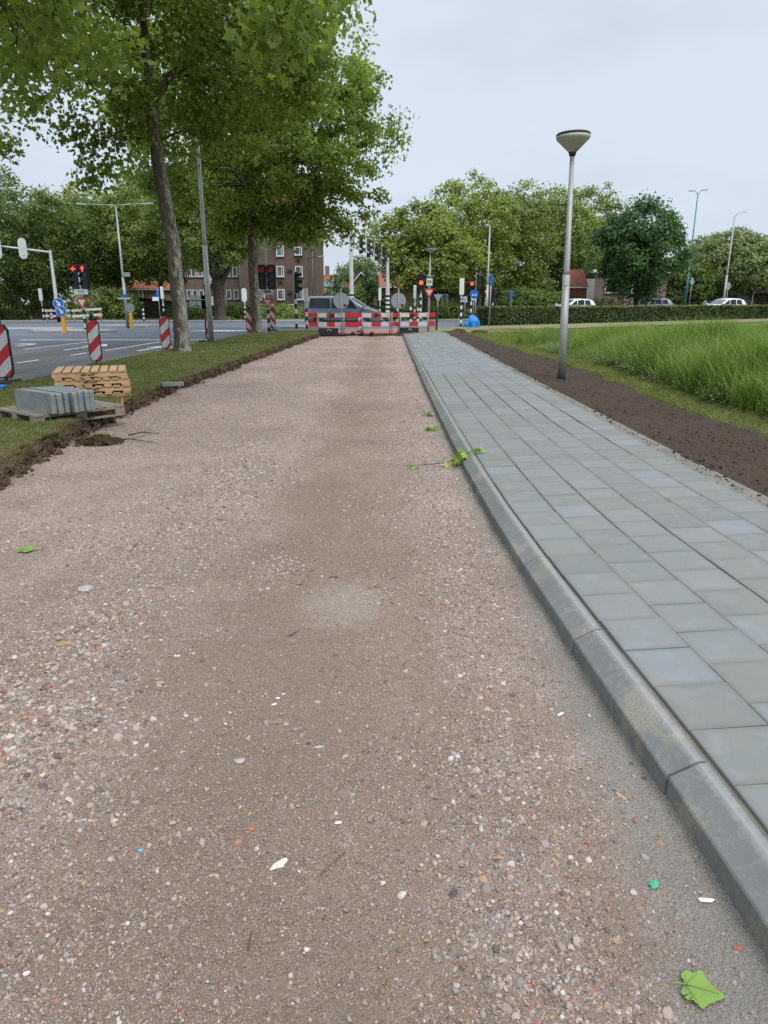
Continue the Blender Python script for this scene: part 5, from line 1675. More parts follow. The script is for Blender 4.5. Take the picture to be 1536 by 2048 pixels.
# ================================================================== trees, hedges and shrubs
PLANE_LEAF = np.array([(0, -.02), (.20, -.14), (.44, -.02), (.29, .15), (.56, .36), (.25, .44), (0, .86), (-.25, .44), (-.56, .36), (-.29, .15), (-.44, -.02), (-.20, -.14)])
def unit(a): return a / np.maximum(np.linalg.norm(a, axis=-1, keepdims=True), 1e-9)
def leaf_cloud(P, out, size, kind, g_, droop=.35, flat=.55):
    """vertices and faces of leaves at P; out: outward directions"""
    n = len(P)
    nr = unit(np.array([0, 0, flat]) + out * .55 + g_.normal(0, .55, (n, 3)))
    td = out * .6 + g_.normal(0, .7, (n, 3)) + np.array([0, 0, -droop])
    td = unit(td - nr * (td * nr).sum(1, keepdims=True))
    sd = np.cross(td, nr)
    if kind == 'plane':
        loc = np.concatenate([PLANE_LEAF, [(0, .27)]], 0)
        zz = -.35 * (loc[:, 0] ** 2) * 1.6 - .25 * np.maximum(loc[:, 1] - .3, 0) ** 2
        fl = np.array([(i, (i + 1) % 12, 12) for i in range(12)])
    elif kind == 'star':
        loc = np.array([(0, -.06), (.40, -.06), (.30, .16), (.54, .38), (.22, .46), (0, .86), (-.22, .46), (-.54, .38), (-.30, .16), (-.40, -.06)]); zz = -.45 * loc[:, 0] ** 2 - .2 * np.maximum(loc[:, 1] - .3, 0) ** 2
        fl = np.array([(0, 1, 2), (0, 2, 4), (2, 3, 4), (0, 4, 5), (0, 5, 6), (0, 6, 8), (6, 7, 8), (0, 8, 9)])
    elif kind == 'five':
        loc = np.array([(0, 0), (.45, .12), (.28, .62), (0, .95), (-.28, .62), (-.45, .12)]); zz = np.array([0, -.12, -.08, -.18, -.08, -.12])
        fl = np.array([(0, 1, 2), (0, 2, 3), (0, 3, 4), (0, 4, 5)])
    else:
        loc = np.array([(0, -.5), (.42, .02), (0, .5), (-.42, -.02)]); zz = np.array([0, .05, -.05, .05])
        fl = np.array([(0, 1, 2, 3)])
    k = len(loc)
    s = size[:, None, None]
    V = P[:, None, :] + s * (loc[None, :, 0:1] * sd[:, None, :] + loc[None, :, 1:2] * td[:, None, :] + zz[None, :, None] * nr[:, None, :])
    F = (fl[None] + (np.arange(n) * k)[:, None, None]).reshape(-1, fl.shape[1])
    return V.reshape(-1, 3), F

def lumps(d, g_, amp):
    t = np.zeros(len(d))
    for i in range(7):
        w = g_.normal(0, 2.4, 3); t += np.sin(d @ w + g_.uniform(0, 6.28))
    return 1 + amp * t / 4

def crown(c, r, n_cl, cl_r, n_leaf, size, g_, lump=.22, shell=.62, kind='quad', extra=None, droop=.35, zcut=None):
    """clumps of leaves filling an uneven ellipsoid; returns leaf mesh arrays and clump centres"""
    c, r = np.array(c, float), np.array(r, float)
    d = unit(g_.normal(size=(n_cl, 3)))
    f = np.where(g_.random(n_cl) < shell, g_.uniform(.78, 1.0, n_cl), g_.random(n_cl) ** .5 * .8)
    C = c + d * (f * lumps(d, g_, lump))[:, None] * r
    if extra is not None and len(extra):
        C = np.concatenate([C, np.array(extra, float)])
    if zcut is not None: C = C[C[:, 2] > zcut]
    n_cl = len(C)
    idx = g_.integers(0, n_cl, n_leaf)
    rr = cl_r * g_.uniform(.55, 1.25, n_cl)
    off = unit(g_.normal(size=(n_leaf, 3))) * (g_.random(n_leaf) ** .6)[:, None] * rr[idx][:, None] * np.array([1.15, 1.15, .8])
    P = C[idx] + off
    out = unit(unit(off) * .5 + unit((P - c) / r) * .8)
    sz = size * g_.uniform(.65, 1.25, n_leaf)
    V, F = leaf_cloud(P, out, sz, kind, g_, droop)
    return V, F, C

def curved(a, b, g_, sag=.12, n=5):
    a, b = Vector(a), Vector(b); L = (b - a).length
    side = Vector(g_.normal(size=3)) * L * sag
    side.z = abs(side.z) * .6 + L * .10
    return [a.lerp(b, t) + side * math.sin(math.pi * t) + Vector((0, 0, -L * .05 * math.sin(math.pi * t))) for t in np.linspace(0, 1, n)]

def tree(name, label, trunk, radii, c, r, leafmat_, bark, n_cl, cl_r, n_leaf, size, seed, limbs=(), n_br=14, kind='quad', extra=None, group=None, cat='tree', lump=.22, droop=.35, shell=.62, zcut=None, br_r=.05):
    g_ = np.random.default_rng(seed)
    base = trunk[0]
    t = thing(name, label, cat, base, 0, group)
    B = Vector(base)
    m = MB()
    loc = [Vector(p) - B for p in trunk]
    # smooth the trunk a little, with a root flare
    pts, rad = [], []
    n_s = 6
    for i in range(len(loc) - 1):
        for j in range(n_s):
            q = j / n_s
            pts.append(loc[i].lerp(loc[i + 1], q) + Vector((g_.normal(0, .008), g_.normal(0, .008), 0)))
            rad.append((radii[i] + (radii[i + 1] - radii[i]) * q) * (1 + g_.normal(0, .018)))
    pts.append(loc[-1]); rad.append(radii[-1])
    pts = [pts[0] + Vector((0, 0, -.15))] + pts
    rad = [rad[0] * 1.45] + [rad[0] * 1.22] + rad[1:]
    m.tube(pts, rad, 14)
    for (lp, lr) in limbs:
        q = [Vector(p) - B for p in lp]
        fine_ = []; fr = []
        for i in range(len(q) - 1):
            for j in range(4):
                fine_.append(q[i].lerp(q[i + 1], j / 4) + Vector(g_.normal(0, .02, 3))); fr.append(lr[i] + (lr[i + 1] - lr[i]) * j / 4)
        fine_.append(q[-1]); fr.append(lr[-1])
        m.tube(fine_, fr, 9)
    m.build('trunk', bark, t)
    V, F, C = crown(c, r, n_cl, cl_r, n_leaf, size, g_, lump, shell, kind, extra, droop, zcut)
    V = V - np.array(base)
    np_mesh('crown', V, F, leafmat_, t)
    if n_br:
        b = MB()
        src = [p for p in pts[len(pts) * 2 // 3:]]
        for (lp, lr) in limbs: src += [Vector(p) - B for p in lp[1:]]
        pick = g_.choice(len(C), min(n_br, len(C)), replace=False)
        for i in pick:
            tgt = Vector(C[i]) - B
            low = [s_ for s_ in src if s_.z < tgt.z + 1.0] or src
            s0 = min(low, key=lambda s_: (s_ - tgt).length)
            cp = curved(s0, tgt, g_)
            b.tube(cp, [br_r, br_r * .8, br_r * .6, br_r * .42, br_r * .2], 5)
            for k in range(3):
                u = cp[2 + k % 3]
                b.tube(curved(u, u + Vector(g_.normal(0, .28, 3)), g_, .1, 3), [br_r * .35, br_r * .22, br_r * .1], 4)
        b.build('branches', bark, t)
    return t

# --- row of planes on the verge
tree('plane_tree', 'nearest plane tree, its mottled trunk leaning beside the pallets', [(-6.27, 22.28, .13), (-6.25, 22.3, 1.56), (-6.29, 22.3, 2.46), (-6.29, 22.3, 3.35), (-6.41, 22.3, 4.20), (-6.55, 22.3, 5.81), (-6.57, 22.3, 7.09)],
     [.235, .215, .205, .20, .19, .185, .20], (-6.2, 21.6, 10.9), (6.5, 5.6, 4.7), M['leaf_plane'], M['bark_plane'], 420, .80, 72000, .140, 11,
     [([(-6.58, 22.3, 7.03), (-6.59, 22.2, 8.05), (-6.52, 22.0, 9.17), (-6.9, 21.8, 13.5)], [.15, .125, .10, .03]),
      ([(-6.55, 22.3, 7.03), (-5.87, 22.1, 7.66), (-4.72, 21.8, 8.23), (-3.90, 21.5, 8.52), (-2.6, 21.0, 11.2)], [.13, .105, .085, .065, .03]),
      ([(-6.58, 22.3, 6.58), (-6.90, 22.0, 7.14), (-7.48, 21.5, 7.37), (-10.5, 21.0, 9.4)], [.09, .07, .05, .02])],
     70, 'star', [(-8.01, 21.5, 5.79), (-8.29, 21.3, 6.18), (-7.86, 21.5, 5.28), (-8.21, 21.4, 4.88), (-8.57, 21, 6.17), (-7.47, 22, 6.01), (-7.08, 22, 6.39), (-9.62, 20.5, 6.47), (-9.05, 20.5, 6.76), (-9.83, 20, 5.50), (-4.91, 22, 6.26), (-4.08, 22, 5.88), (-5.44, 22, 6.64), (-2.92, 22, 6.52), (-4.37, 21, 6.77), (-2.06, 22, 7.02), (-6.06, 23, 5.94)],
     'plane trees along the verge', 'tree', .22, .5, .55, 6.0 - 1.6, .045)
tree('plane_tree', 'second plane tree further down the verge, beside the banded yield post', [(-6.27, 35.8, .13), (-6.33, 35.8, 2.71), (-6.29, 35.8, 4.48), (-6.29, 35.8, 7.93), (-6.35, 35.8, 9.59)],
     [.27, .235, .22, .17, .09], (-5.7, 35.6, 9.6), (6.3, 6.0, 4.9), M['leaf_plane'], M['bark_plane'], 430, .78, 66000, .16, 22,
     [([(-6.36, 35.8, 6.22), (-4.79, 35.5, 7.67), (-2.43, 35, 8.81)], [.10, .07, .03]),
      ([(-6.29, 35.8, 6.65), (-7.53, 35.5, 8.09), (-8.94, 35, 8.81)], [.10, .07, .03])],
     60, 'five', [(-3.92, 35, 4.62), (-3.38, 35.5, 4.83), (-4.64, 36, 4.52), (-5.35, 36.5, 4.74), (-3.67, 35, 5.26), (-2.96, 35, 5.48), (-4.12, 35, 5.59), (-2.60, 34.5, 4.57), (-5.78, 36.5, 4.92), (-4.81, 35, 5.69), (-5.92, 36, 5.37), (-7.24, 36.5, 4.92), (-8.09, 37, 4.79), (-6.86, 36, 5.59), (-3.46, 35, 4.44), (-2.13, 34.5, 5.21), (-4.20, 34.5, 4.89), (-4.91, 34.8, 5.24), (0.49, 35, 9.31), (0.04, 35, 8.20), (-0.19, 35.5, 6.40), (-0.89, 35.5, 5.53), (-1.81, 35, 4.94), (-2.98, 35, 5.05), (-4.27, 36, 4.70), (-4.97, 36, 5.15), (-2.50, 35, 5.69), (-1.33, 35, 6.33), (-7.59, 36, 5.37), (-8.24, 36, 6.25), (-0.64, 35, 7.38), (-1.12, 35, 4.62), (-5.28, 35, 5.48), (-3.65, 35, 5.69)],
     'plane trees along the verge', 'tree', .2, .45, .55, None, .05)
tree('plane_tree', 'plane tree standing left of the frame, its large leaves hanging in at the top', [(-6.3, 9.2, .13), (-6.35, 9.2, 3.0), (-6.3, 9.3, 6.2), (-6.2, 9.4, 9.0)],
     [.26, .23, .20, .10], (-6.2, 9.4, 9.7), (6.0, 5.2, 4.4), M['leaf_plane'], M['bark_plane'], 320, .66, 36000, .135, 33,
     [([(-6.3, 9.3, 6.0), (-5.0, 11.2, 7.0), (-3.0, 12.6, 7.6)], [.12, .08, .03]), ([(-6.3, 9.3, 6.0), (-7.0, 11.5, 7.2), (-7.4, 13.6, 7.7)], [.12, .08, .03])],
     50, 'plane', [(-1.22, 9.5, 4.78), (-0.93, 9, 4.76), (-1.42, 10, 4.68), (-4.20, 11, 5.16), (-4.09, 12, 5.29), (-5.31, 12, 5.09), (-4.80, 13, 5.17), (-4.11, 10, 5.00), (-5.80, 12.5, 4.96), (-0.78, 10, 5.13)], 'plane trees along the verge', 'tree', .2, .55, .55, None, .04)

# --- trees beyond the crossing: (label, px centre of crown, top, bottom, half width, distance, colour, trunk foot px)
far_trees = [
 ('big dark tree at the left photo edge', -32.10, 12.34, 2.0, 5.6, 64, 'leaf_dark', 9000, 41),
 ('dark spreading tree behind the lit red arrows', -29.59, 11.40, 2.3, 6.6, 72, 'leaf_dark', 10000, 42),
 ('dark tree standing between the lit arrows and the two-armed lamp', -28.40, 11.64, 3.0, 5.0, 78, 'leaf_dark', 6500, 43),
 ('tall yellowish tree behind the dark trees at left', -39.09, 16.10, 6.0, 7.5, 98, 'leaf_yellow', 6000, 44),
 ('yellow-green tree behind the two-armed lamp', -29.40, 14.67, 4.5, 5.5, 92, 'leaf_yellow', 5500, 45),
 ('light green tree in front of the orange roof, left of the mottled trunk', -21.37, 12.93, 3.2, 4.6, 70, 'leaf_mid', 8000, 46),
 ('broad fresh green tree between the mottled trunk and the second tree', -14.87, 12.87, 4.6, 5.0, 66, 'leaf_mid', 9500, 47),
 ('round lime green tree right of the signal mast', 3.50, 9.85, 1.9, 4.1, 64, 'leaf_lime', 9500, 51),
 ('tall lime green tree behind the small cone-headed lamp', 8.00, 12.91, 1.9, 5.2, 72, 'leaf_lime', 9500, 52),
 ('mid green tree behind the tall grey lamp pole', 13.62, 12.96, 1.6, 5.0, 78, 'leaf_mid', 8500, 53),
 ('olive green tree behind the tall cone-headed lamp', 19.11, 13.83, 1.8, 5.2, 84, 'leaf_mid', 8500, 54),
 ('olive tree rising behind the dark maple', 25.27, 14.28, 1.8, 5.2, 92, 'leaf_mid', 7000, 55),
 ('low olive tree behind the right side of the dark maple', 29.94, 12.50, 1.8, 4.5, 96, 'leaf_mid', 5000, 56),
 ('dark blue-green maple behind the hedge', 23.98, 10.28, 2.3, 4.4, 70, 'leaf_blue', 10500, 57),
 ('pale whitish-green tree at the one-armed lamp', 40.34, 10.20, 1.6, 4.7, 86, 'leaf_pale', 6500, 58),
 ('green tree at the right photo edge', 45.52, 9.15, 1.2, 4.6, 88, 'leaf_pale', 6000, 59),
 ('low pale tree between the teal lamp and the one-armed lamp', 39.44, 9.21, 1.4, 3.6, 92, 'leaf_pale', 5000, 60),
 ('grey-green tree far behind the signal mast', -3.88, 9.02, 2.0, 4.2, 125, 'leaf_dark', 3000, 61),
 ('dark green tree behind the hedge, right of the dark maple', 33.93, 6.43, 1.0, 3.8, 84, 'leaf_dark', 5500, 62),
]
for (lab, x, top, bot, hw, y, lm, nl, sd) in far_trees:
    zc, rz_ = (top + bot) / 2, (top - bot) / 2
    cl = .95 if hw > 4 else .75
    th_ = max(bot + rz_ * .7, 2.2)
    lean_ = random.uniform(-.3, .3)
    spire = [(x + .4, y, top + .4), (x + .2, y - .5, top - .3), (x + .9, y, top - .2), (x - 1.5, y, top - .5), (x - 2.4, y, top - 1.3), (x + 2.1, y, top - .9), (x + 2.9, y, top - 1.9), (x - 3.7, y - 1, zc + 1.0), (x - 4.5, y - 1, zc - .3), (x + 4.1, y - 1, zc - .2), (x + 4.5, y, zc - 1.3), (x - 4.6, y, zc - 1.5)]
    tree('broadleaf_tree', lab, [(x + .2, y, .05), (x + .1, y, th_ * .5), (x + lean_, y, th_)], [.26, .20, .12] if hw > 4 else [.17, .13, .08], (x, y, zc), (hw - .3, hw - .3, rz_ - .2), M[lm], M['bark'],
         int(150 + hw * 34), cl, int(nl * 2.8), .285 if y > 80 else .25, sd, (), 16, 'quad', spire if lm == 'leaf_blue' else None, 'trees beyond the crossing', 'tree', .42 if lm == 'leaf_blue' else .22, .2, .72, None, .06)
# thick forked trunk of the tree before the brick flats
XT, YT = -13.97, 62.0
tree('broadleaf_tree', 'thick forked tree in front of the brick flats', [(XT, YT, .05), (XT, YT, 2.4), (XT - .1, YT, 3.4)], [.52, .46, .50], (XT - .3, YT - .5, 8.4), (4.6, 4.2, 3.9), M['leaf_mid'], M['bark'], 240, .85, 24000, .23, 71,
     [([(XT - .1, YT, 3.2), (XT - .7, YT, 4.6), (XT - 1.4, YT, 7.0)], [.30, .22, .10]), ([(XT, YT, 3.2), (XT + .1, YT, 5.0), (XT + .3, YT, 8.0)], [.28, .20, .10]), ([(XT + .1, YT, 3.0), (XT + 1.0, YT, 4.3), (XT + 1.9, YT, 6.8)], [.30, .22, .10])], 24, 'quad', None, 'trees beyond the crossing', 'tree', .28, .2, .65, None, .08)

def shrub(label, x, y, w, h, lm, n, seed, d=None, z0=.05, size=.2, conic=False, name='shrub', group='shrubs beyond the road'):
    g_ = np.random.default_rng(seed)
    t = thing(name, label, 'shrub', (x, y, z0), 0, group)
    d = d or w
    c = np.array((0, 0, h * .5)); r = np.array((w / 2, d / 2, h * .5))
    V, F, C = crown(c, r, int(40 + 20 * w), .30 + .06 * w, n, size, g_, .30, .7, 'quad', None, .2)
    if conic:
        k = np.clip(1.15 - V[:, 2] / h, .12, 1.1); V[:, 0] *= k * 1.3; V[:, 1] *= k * 1.3
    np_mesh('foliage', V, F, M[lm], t)
    m = MB()
    for k in range(5):
        a = g_.uniform(0, 6.28)
        m.tube(curved((.1 * math.cos(a), .1 * math.sin(a), 0), (w * .3 * math.cos(a), d * .3 * math.sin(a), h * .7), g_, .05), [.04, .035, .03, .02, .01], 5)
    m.build('stems', M['bark'], t)
    return t
shrub('dense green bush behind the lit red arrows', -26.41, 66, 5.0, 2.9, 'leaf_mid', 3800, 81)
shrub('dense green bush below the two-armed lamp', -23.92, 66, 4.0, 2.5, 'leaf_mid', 3200, 82)
shrub('dark bush at the left photo edge', -33.75, 66, 6.0, 3.2, 'leaf_dark', 3800, 83)
shrub('low shrub left of the thick forked tree', -18.71, 70, 5.0, 1.1, 'leaf_dark', 1800, 84)
shrub('low shrub right of the thick forked tree', -14.13, 70, 3.6, 1.5, 'leaf_dark', 1800, 85)
shrub('low shrub at the foot of the brick flats', -10.89, 76, 5.5, 1.3, 'leaf_mid', 2000, 86)
shrub('low shrub at the corner of the brick flats', -7.95, 78, 4.0, 1.2, 'leaf_dark', 1600, 87)
shrub('upright dark green shrub above the van roof, left one of two', -4.40, 70, 2.6, 5.0, 'leaf_blue', 3200, 88, None, .05, .22, True)
shrub('upright dark green shrub above the van bonnet, right one of two', -1.40, 68, 2.8, 5.0, 'leaf_blue', 3200, 89, None, .05, .22, True)
shrub('thin yellowish shrub before the gable house', -2.35, 66, 1.2, 3.0, 'leaf_lime', 900, 90)
shrub('long low shrubbery before the dark brick house', 5.40, 70, 8.5, 1.4, 'leaf_mid', 3000, 91, 2.0)
shrub('low green growth left of the dark brick house', 1.06, 70, 4.0, 1.1, 'leaf_mid', 1500, 92, 1.5)
shrub('dark bush behind the hedge, left of the tall cone-headed lamp', 12.64, 68, 5.0, 3.0, 'leaf_dark', 3600, 93)
shrub('dark bush behind the hedge, right behind the tall cone-headed lamp', 15.14, 70, 4.0, 3.6, 'leaf_dark', 3600, 94)
shrub('dark bush behind the white hatchback', 22.18, 76, 6.0, 1.7, 'leaf_dark', 3000, 95)
shrub('dark bush behind the silver hatchback', 30.35, 82, 7.0, 2.8, 'leaf_dark', 3000, 96)
shrub('dark bush behind the white estate car', 42.18, 92, 9.0, 3.2, 'leaf_dark', 3200, 97)
shrub('dark bush at the right photo edge behind the hedge', 48.46, 92, 7.0, 3.0, 'leaf_dark', 2600, 98)

def hedge(label, A, B, depth, h, n, seed, z0=.05, top=True):
    g_ = np.random.default_rng(seed)
    A, B = Vector(A), Vector(B); L = (B - A).length
    t = thing('hedge', label, 'hedge', (A.x, A.y, z0), math.atan2(B.y - A.y, B.x - A.x), 'clipped hedges')
    MB().box((L / 2, depth / 2, h * .47), (L - .3, depth - .3, h * .92)).build('inner_twigs', M['bark'], t)
    u = g_.random((n, 3))
    face = g_.random(n)
    P = np.stack([u[:, 0] * L, u[:, 1] * depth, u[:, 2] * h], 1)
    out = np.zeros((n, 3))
    fr = face < .55; tp = (face >= .55) & (face < .9); bk = face >= .9
    P[fr, 1] = np.abs(g_.normal(.04, .06, fr.sum())) + .05 * np.sin(P[fr, 0] * 2.1); out[fr, 1] = -1
    P[tp, 2] = h + g_.normal(-.03, .05, tp.sum()) + .03 * np.sin(P[tp, 0] * 1.3); out[tp, 2] = 1
    P[bk, 0] = g_.choice([0, L], bk.sum()) + g_.normal(0, .05, bk.sum()); out[bk, 0] = np.where(P[bk, 0] < L / 2, -1, 1)
    V, F = leaf_cloud(P, out, .13 * g_.uniform(.6, 1.3, n), 'quad', g_, .1, .2)
    np_mesh('foliage', V, F, M['leaf_hedge'], t)
    if top:
        k = n // 5
        P = np.stack([g_.random(k) * L, g_.random(k) * depth, h + np.abs(g_.normal(.02, .05, k))], 1)
        V, F = leaf_cloud(P, np.tile([0, 0, 1.], (k, 1)), .12 * g_.uniform(.6, 1.3, k), 'quad', g_, 0, .2)
        np_mesh('young_shoots', V, F, M['leaf_hedgetop'], t)
hedge('long clipped hedge along the meadow in front of the cars', HL, HR, 1.3, 1.17, 42000, 5, .08)
hedge('short clipped hedge at the left photo edge across the road', (-40, 62.5), (-31.01, 62.5), 1.4, .85, 9000, 6, .1, False)
# wood closing the view far behind the houses
g_ = np.random.default_rng(99)
Vs, Fs, off = [], [], 0
for i in range(34):
    x = -130 + i * 8 + g_.uniform(-2, 2); h = g_.uniform(5, 9) + (4 if abs(x) > 40 else 0)
    V, F, C = crown((x, 150 + g_.uniform(-8, 8), h / 2), (6, 5, h / 2), 60, 1.3, 900, .75, g_, .3, .7)
    Vs.append(V); Fs.append(F + off); off += len(V)
tag(np_mesh('far_wood', np.concatenate(Vs), np.concatenate(Fs), M['leaf_dark']), 'dark belt of trees far behind the houses', 'wood', None, 'stuff')

# ================================================================== buildings
def window(parent, x, z, w, h, y, frame='white', glass='glass2', bar=True, rot=False):
    f = .10
    m = MB(); yy = y - .03
    m.box((x - w / 2 + f / 2, yy, z), (f, .10, h)); m.box((x + w / 2 - f / 2, yy, z), (f, .10, h))
    m.box((x, yy, z + h / 2 - f / 2), (w - 2 * f, .10, f)); m.box((x, yy, z - h / 2 + f / 2), (w - 2 * f, .10, f))
    o = m.build('window', M[frame], parent)
    MB().box((x, y - .005, z), (w - 2 * f + .004, .03, h - 2 * f + .004)).build('pane', M[glass], o)
    if bar: MB().box((x + w * .18, y - .022, z), (.05, .03, h - 2 * f)).build('bar', M[frame], o)
    MB().box((x, y - .08, z - h / 2 - .05), (w + .15, .20, .07)).build('sill', M['conc'], o)
    return o

# brick flats: gable wing
YB = 85.0
bx0, bx1 = -16.63, -7.73
t = thing('brick_flats', 'tall brown brick flats with gable end facing the crossing', 'building', (bx0, YB, 0), 0, 'brick flats')
W_ = bx1 - bx0
MB().box((W_ / 2, 5, 1.05), (W_ + .08, 10.08, 2.1)).build('plinth', M['brick_dark'], t)
m = MB(); m.box((W_ / 2, 5, 7.0), (W_, 10, 9.8)); m.build('wall', M['brick'], t)
m = MB(); m.add([(-.4, -.3, 11.9), (W_ + .4, -.3, 11.9), (W_ + .4, 10.3, 11.9), (-.4, 10.3, 11.9), (-.4, 5, 14.5), (W_ + .4, 5, 14.5)], [(0, 1, 5, 4), (2, 3, 4, 5), (0, 4, 3), (1, 2, 5), (3, 2, 1, 0)])
m.build('roof', M['roofbrown'], t)
def bz(py): return {494: 7.19, 533: 4.98, 580: 2.45}[py]
for (xa, py, hh) in ((-9.78, 494, .9), (-11.92, 533, 1.15), (-9.77, 533, 1.15), (-11.94, 580, 1.15), (-9.77, 580, 1.15), (-14.25, 533, 1.15), (-14.26, 580, 1.15), (-11.86, 494, 1.15)):
    window(t, xa - bx0, bz(py), .86, hh, 0)
for xa in (-10.80, -13.13):
    window(t, xa - bx0, 1.0, .62, .75, -.045, 'offwhite', 'glass', False)
for xa in (bx0 + .05, bx1 - .45):
    MB().tube([(xa - bx0, -.07, .1), (xa - bx0, -.07, 11.8)], .05, 8).build('downpipe', M['greyback'], t)
for (xa, za) in ((-10.80, 4.98), (-9.84, 6.17), (-11.95, 3.78), (-10.90, 2.51), (-13.14, 4.05)):
    m = MB()
    for a in range(3): m.box((xa - bx0, -.03, za), (.07, .05, .75), 0, Matrix.Rotation(R(60 * a + 15), 3, 'Y'))
    m.build('wall_anchor', M['black'], t)
# flats: long wing with garages
t = thing('brick_flats', 'long brown brick wing of the flats with small windows and balconies', 'building', (-25.92, 90, 0), 0, 'brick flats')
L_ = -17.61 - -25.92
MB().box((L_ / 2, 5, 6.0), (L_, 10, 11.9)).build('wall', M['brick_pink'], t)
m = MB(); m.add([(-.4, -.3, 11.95), (L_ + .0, -.3, 11.95), (L_ + .0, 10.3, 11.95), (-.4, 10.3, 11.95), (-.4, 5, 14.5), (L_, 5, 14.5)], [(0, 1, 5, 4), (2, 3, 4, 5), (0, 4, 3), (1, 2, 5), (3, 2, 1, 0)]); m.build('roof', M['roofbrown'], t)
xo = -25.92
for py, zz in ((543, 5.12), (588, 2.50), (505, 7.46)):
    for xa in (-26.65, -23.91, -23.18, -22.39, -18.13, -19.04):
        if xa - xo > .6: window(t, xa - xo, zz, .62, 1.1, 0, 'white', 'glass2', False)
for xa, ww in ((-23.27, 3.0), (-22.03, 2.4), (-20.92, 2.4)):
    MB().box((xa - xo, -.04, 1.25), (ww * .46, .10, 2.3)).build('garage_door', M['greyback'], t); MB().box((xa - xo + ww * .48, -.04, 1.25), (ww * .44, .10, 2.3)).build('garage_door', M['greyback'], t)
for zz in (1.27, 3.79):
    b_ = MB(); xc = -20.80 - xo
    b_.box((xc, -.6, zz + .55), (2.0, .06, .95)); b_.box((xc, -.35, zz), (2.0, .7, .14)); b_.box((xc - .97, -.3, zz + .55), (.05, .55, .95)); b_.box((xc + .97, -.3, zz + .55), (.05, .55, .95))
    b_.build('balcony', M['wood_white'], t)
MB().tube([(-23.07 - xo, -.06, .1), (-23.07 - xo, -.06, 11.5)], .05, 8).build('downpipe', M['greyback'], t)

def house(label, x0, x1, y, depth, eave, ridge, wall, roof, wins=(), chimney=None, gable_front=False, over=.3, cat='house', rz=0, bar=True, door=None):
    t = thing('house', label, cat, (x0, y, 0), rz, 'houses beyond the crossing')
    W_ = x1 - x0
    m = MB(); m.box((W_ / 2, depth / 2, eave / 2), (W_, depth, eave)); 
    if gable_front:
        m.add([(0, .001, eave), (W_, .001, eave), (W_ / 2, .001, ridge), (0, depth - .001, eave), (W_, depth - .001, eave), (W_ / 2, depth - .001, ridge)], [(0, 1, 2), (4, 3, 5)])
    else:
        m.add([(.001, 0, eave), (.001, depth, eave), (.001, depth / 2, ridge), (W_ - .001, 0, eave), (W_ - .001, depth, eave), (W_ - .001, depth / 2, ridge)], [(1, 0, 2), (3, 4, 5)])
    m.build('wall', wall, t)
    r_ = MB(); th = .14
    def slab(a, b, c, d):
        up = Vector((0, 0, th)); q = [Vector(p) for p in (a, b, c, d)]; q2 = [p + up for p in q]
        r_.add(q + q2, [(3, 2, 1, 0), (4, 5, 6, 7), (0, 1, 5, 4), (1, 2, 6, 5), (2, 3, 7, 6), (3, 0, 4, 7)])
    if gable_front:
        s = (ridge - eave) / (W_ / 2)
        slab((-over, -over, eave - over * s), (W_ / 2, -over, ridge), (W_ / 2, depth + over, ridge), (-over, depth + over, eave - over * s))
        slab((W_ / 2, -over, ridge), (W_ + over, -over, eave - over * s), (W_ + over, depth + over, eave - over * s), (W_ / 2, depth + over, ridge))
    else:
        s = (ridge - eave) / (depth / 2)
        slab((-over, -over, eave - over * s), (W_ + over, -over, eave - over * s), (W_ + over, depth / 2, ridge), (-over, depth / 2, ridge))
        slab((-over, depth / 2, ridge), (W_ + over, depth / 2, ridge), (W_ + over, depth + over, eave - over * s), (-over, depth + over, eave - over * s))
    ro = r_.build('roof', roof, t)
    if not gable_front: MB().box((W_ / 2, -over - .05, eave - over * s + .03), (W_ + 2 * over, .10, .12)).build('gutter', M['offwhite'], t)
    else:
        for sg in (-1, 1):
            MB().tube([(W_ / 2, -over - .02, ridge + .05), (W_ / 2 + sg * (W_ / 2 + over), -over - .02, eave - over * s + .05)], .035, 4).build('bargeboard', M['white'], t)
    if chimney:
        cx, hh = chimney
        MB().box((cx, depth / 2, ridge + hh / 2 - .2), (.7, .6, hh)).build('chimney', wall, ro)
    for (a, b, ww, hh) in wins: window(t, a, b, ww, hh, 0, 'white', 'glass2', bar)
    if door is not None: MB().box((door, -.03, 1.1), (.95, .10, 2.1)).build('door', M['teal'], t)
    return t
x0, x1 = -30.55, -24.29
house('low brick house with orange tiled roof behind the two-armed lamp', x0, x1, 84, 8, 3.10, 4.93, M['brick_pink'], M['rooforange'], [(-27.83 - x0, 2.55, .55, 1.0)], None)
x0, x1 = -38.71, -36.11
house('orange-roofed house half hidden behind the dark trees at left', x0, x1, 95, 8, 3.60, 5.21, M['brick_pink'], M['rooforange'], [(1.2, 2.6, .7, 1.0)])
x0, x1 = -11.16, -5.91
t = house('house with orange roof and solar panels right of the flats', x0, x1, 120, 9, 2.72, 5.82, M['brick_pink'], M['rooforange'], [(2.0, 3.0, .9, 1.2)], (1.6, 1.8))
d_ = 4.5 / math.hypot(4.5, (5.82 - 2.72))
for k in range(3):
    e0, e1 = 2.72, 5.82
    MB().box((1.6 + k * 1.15, 4.5 * .5 - .08, e0 + (e1 - e0) * .5 + .24), (1.08, 1.9, .05), 0, Matrix.Rotation(math.atan2(e1 - e0, 4.5), 3, 'X')).build('solar_panel', M['glass2'], t)
x0, x1 = -4.48, -0.32
house('brown brick gable house behind the van bonnet', x0, x1, 78, 9, 2.13, 4.55, M['brick'], M['rooforange'], [], None, True)
x0, x1 = -0.28, 4.93
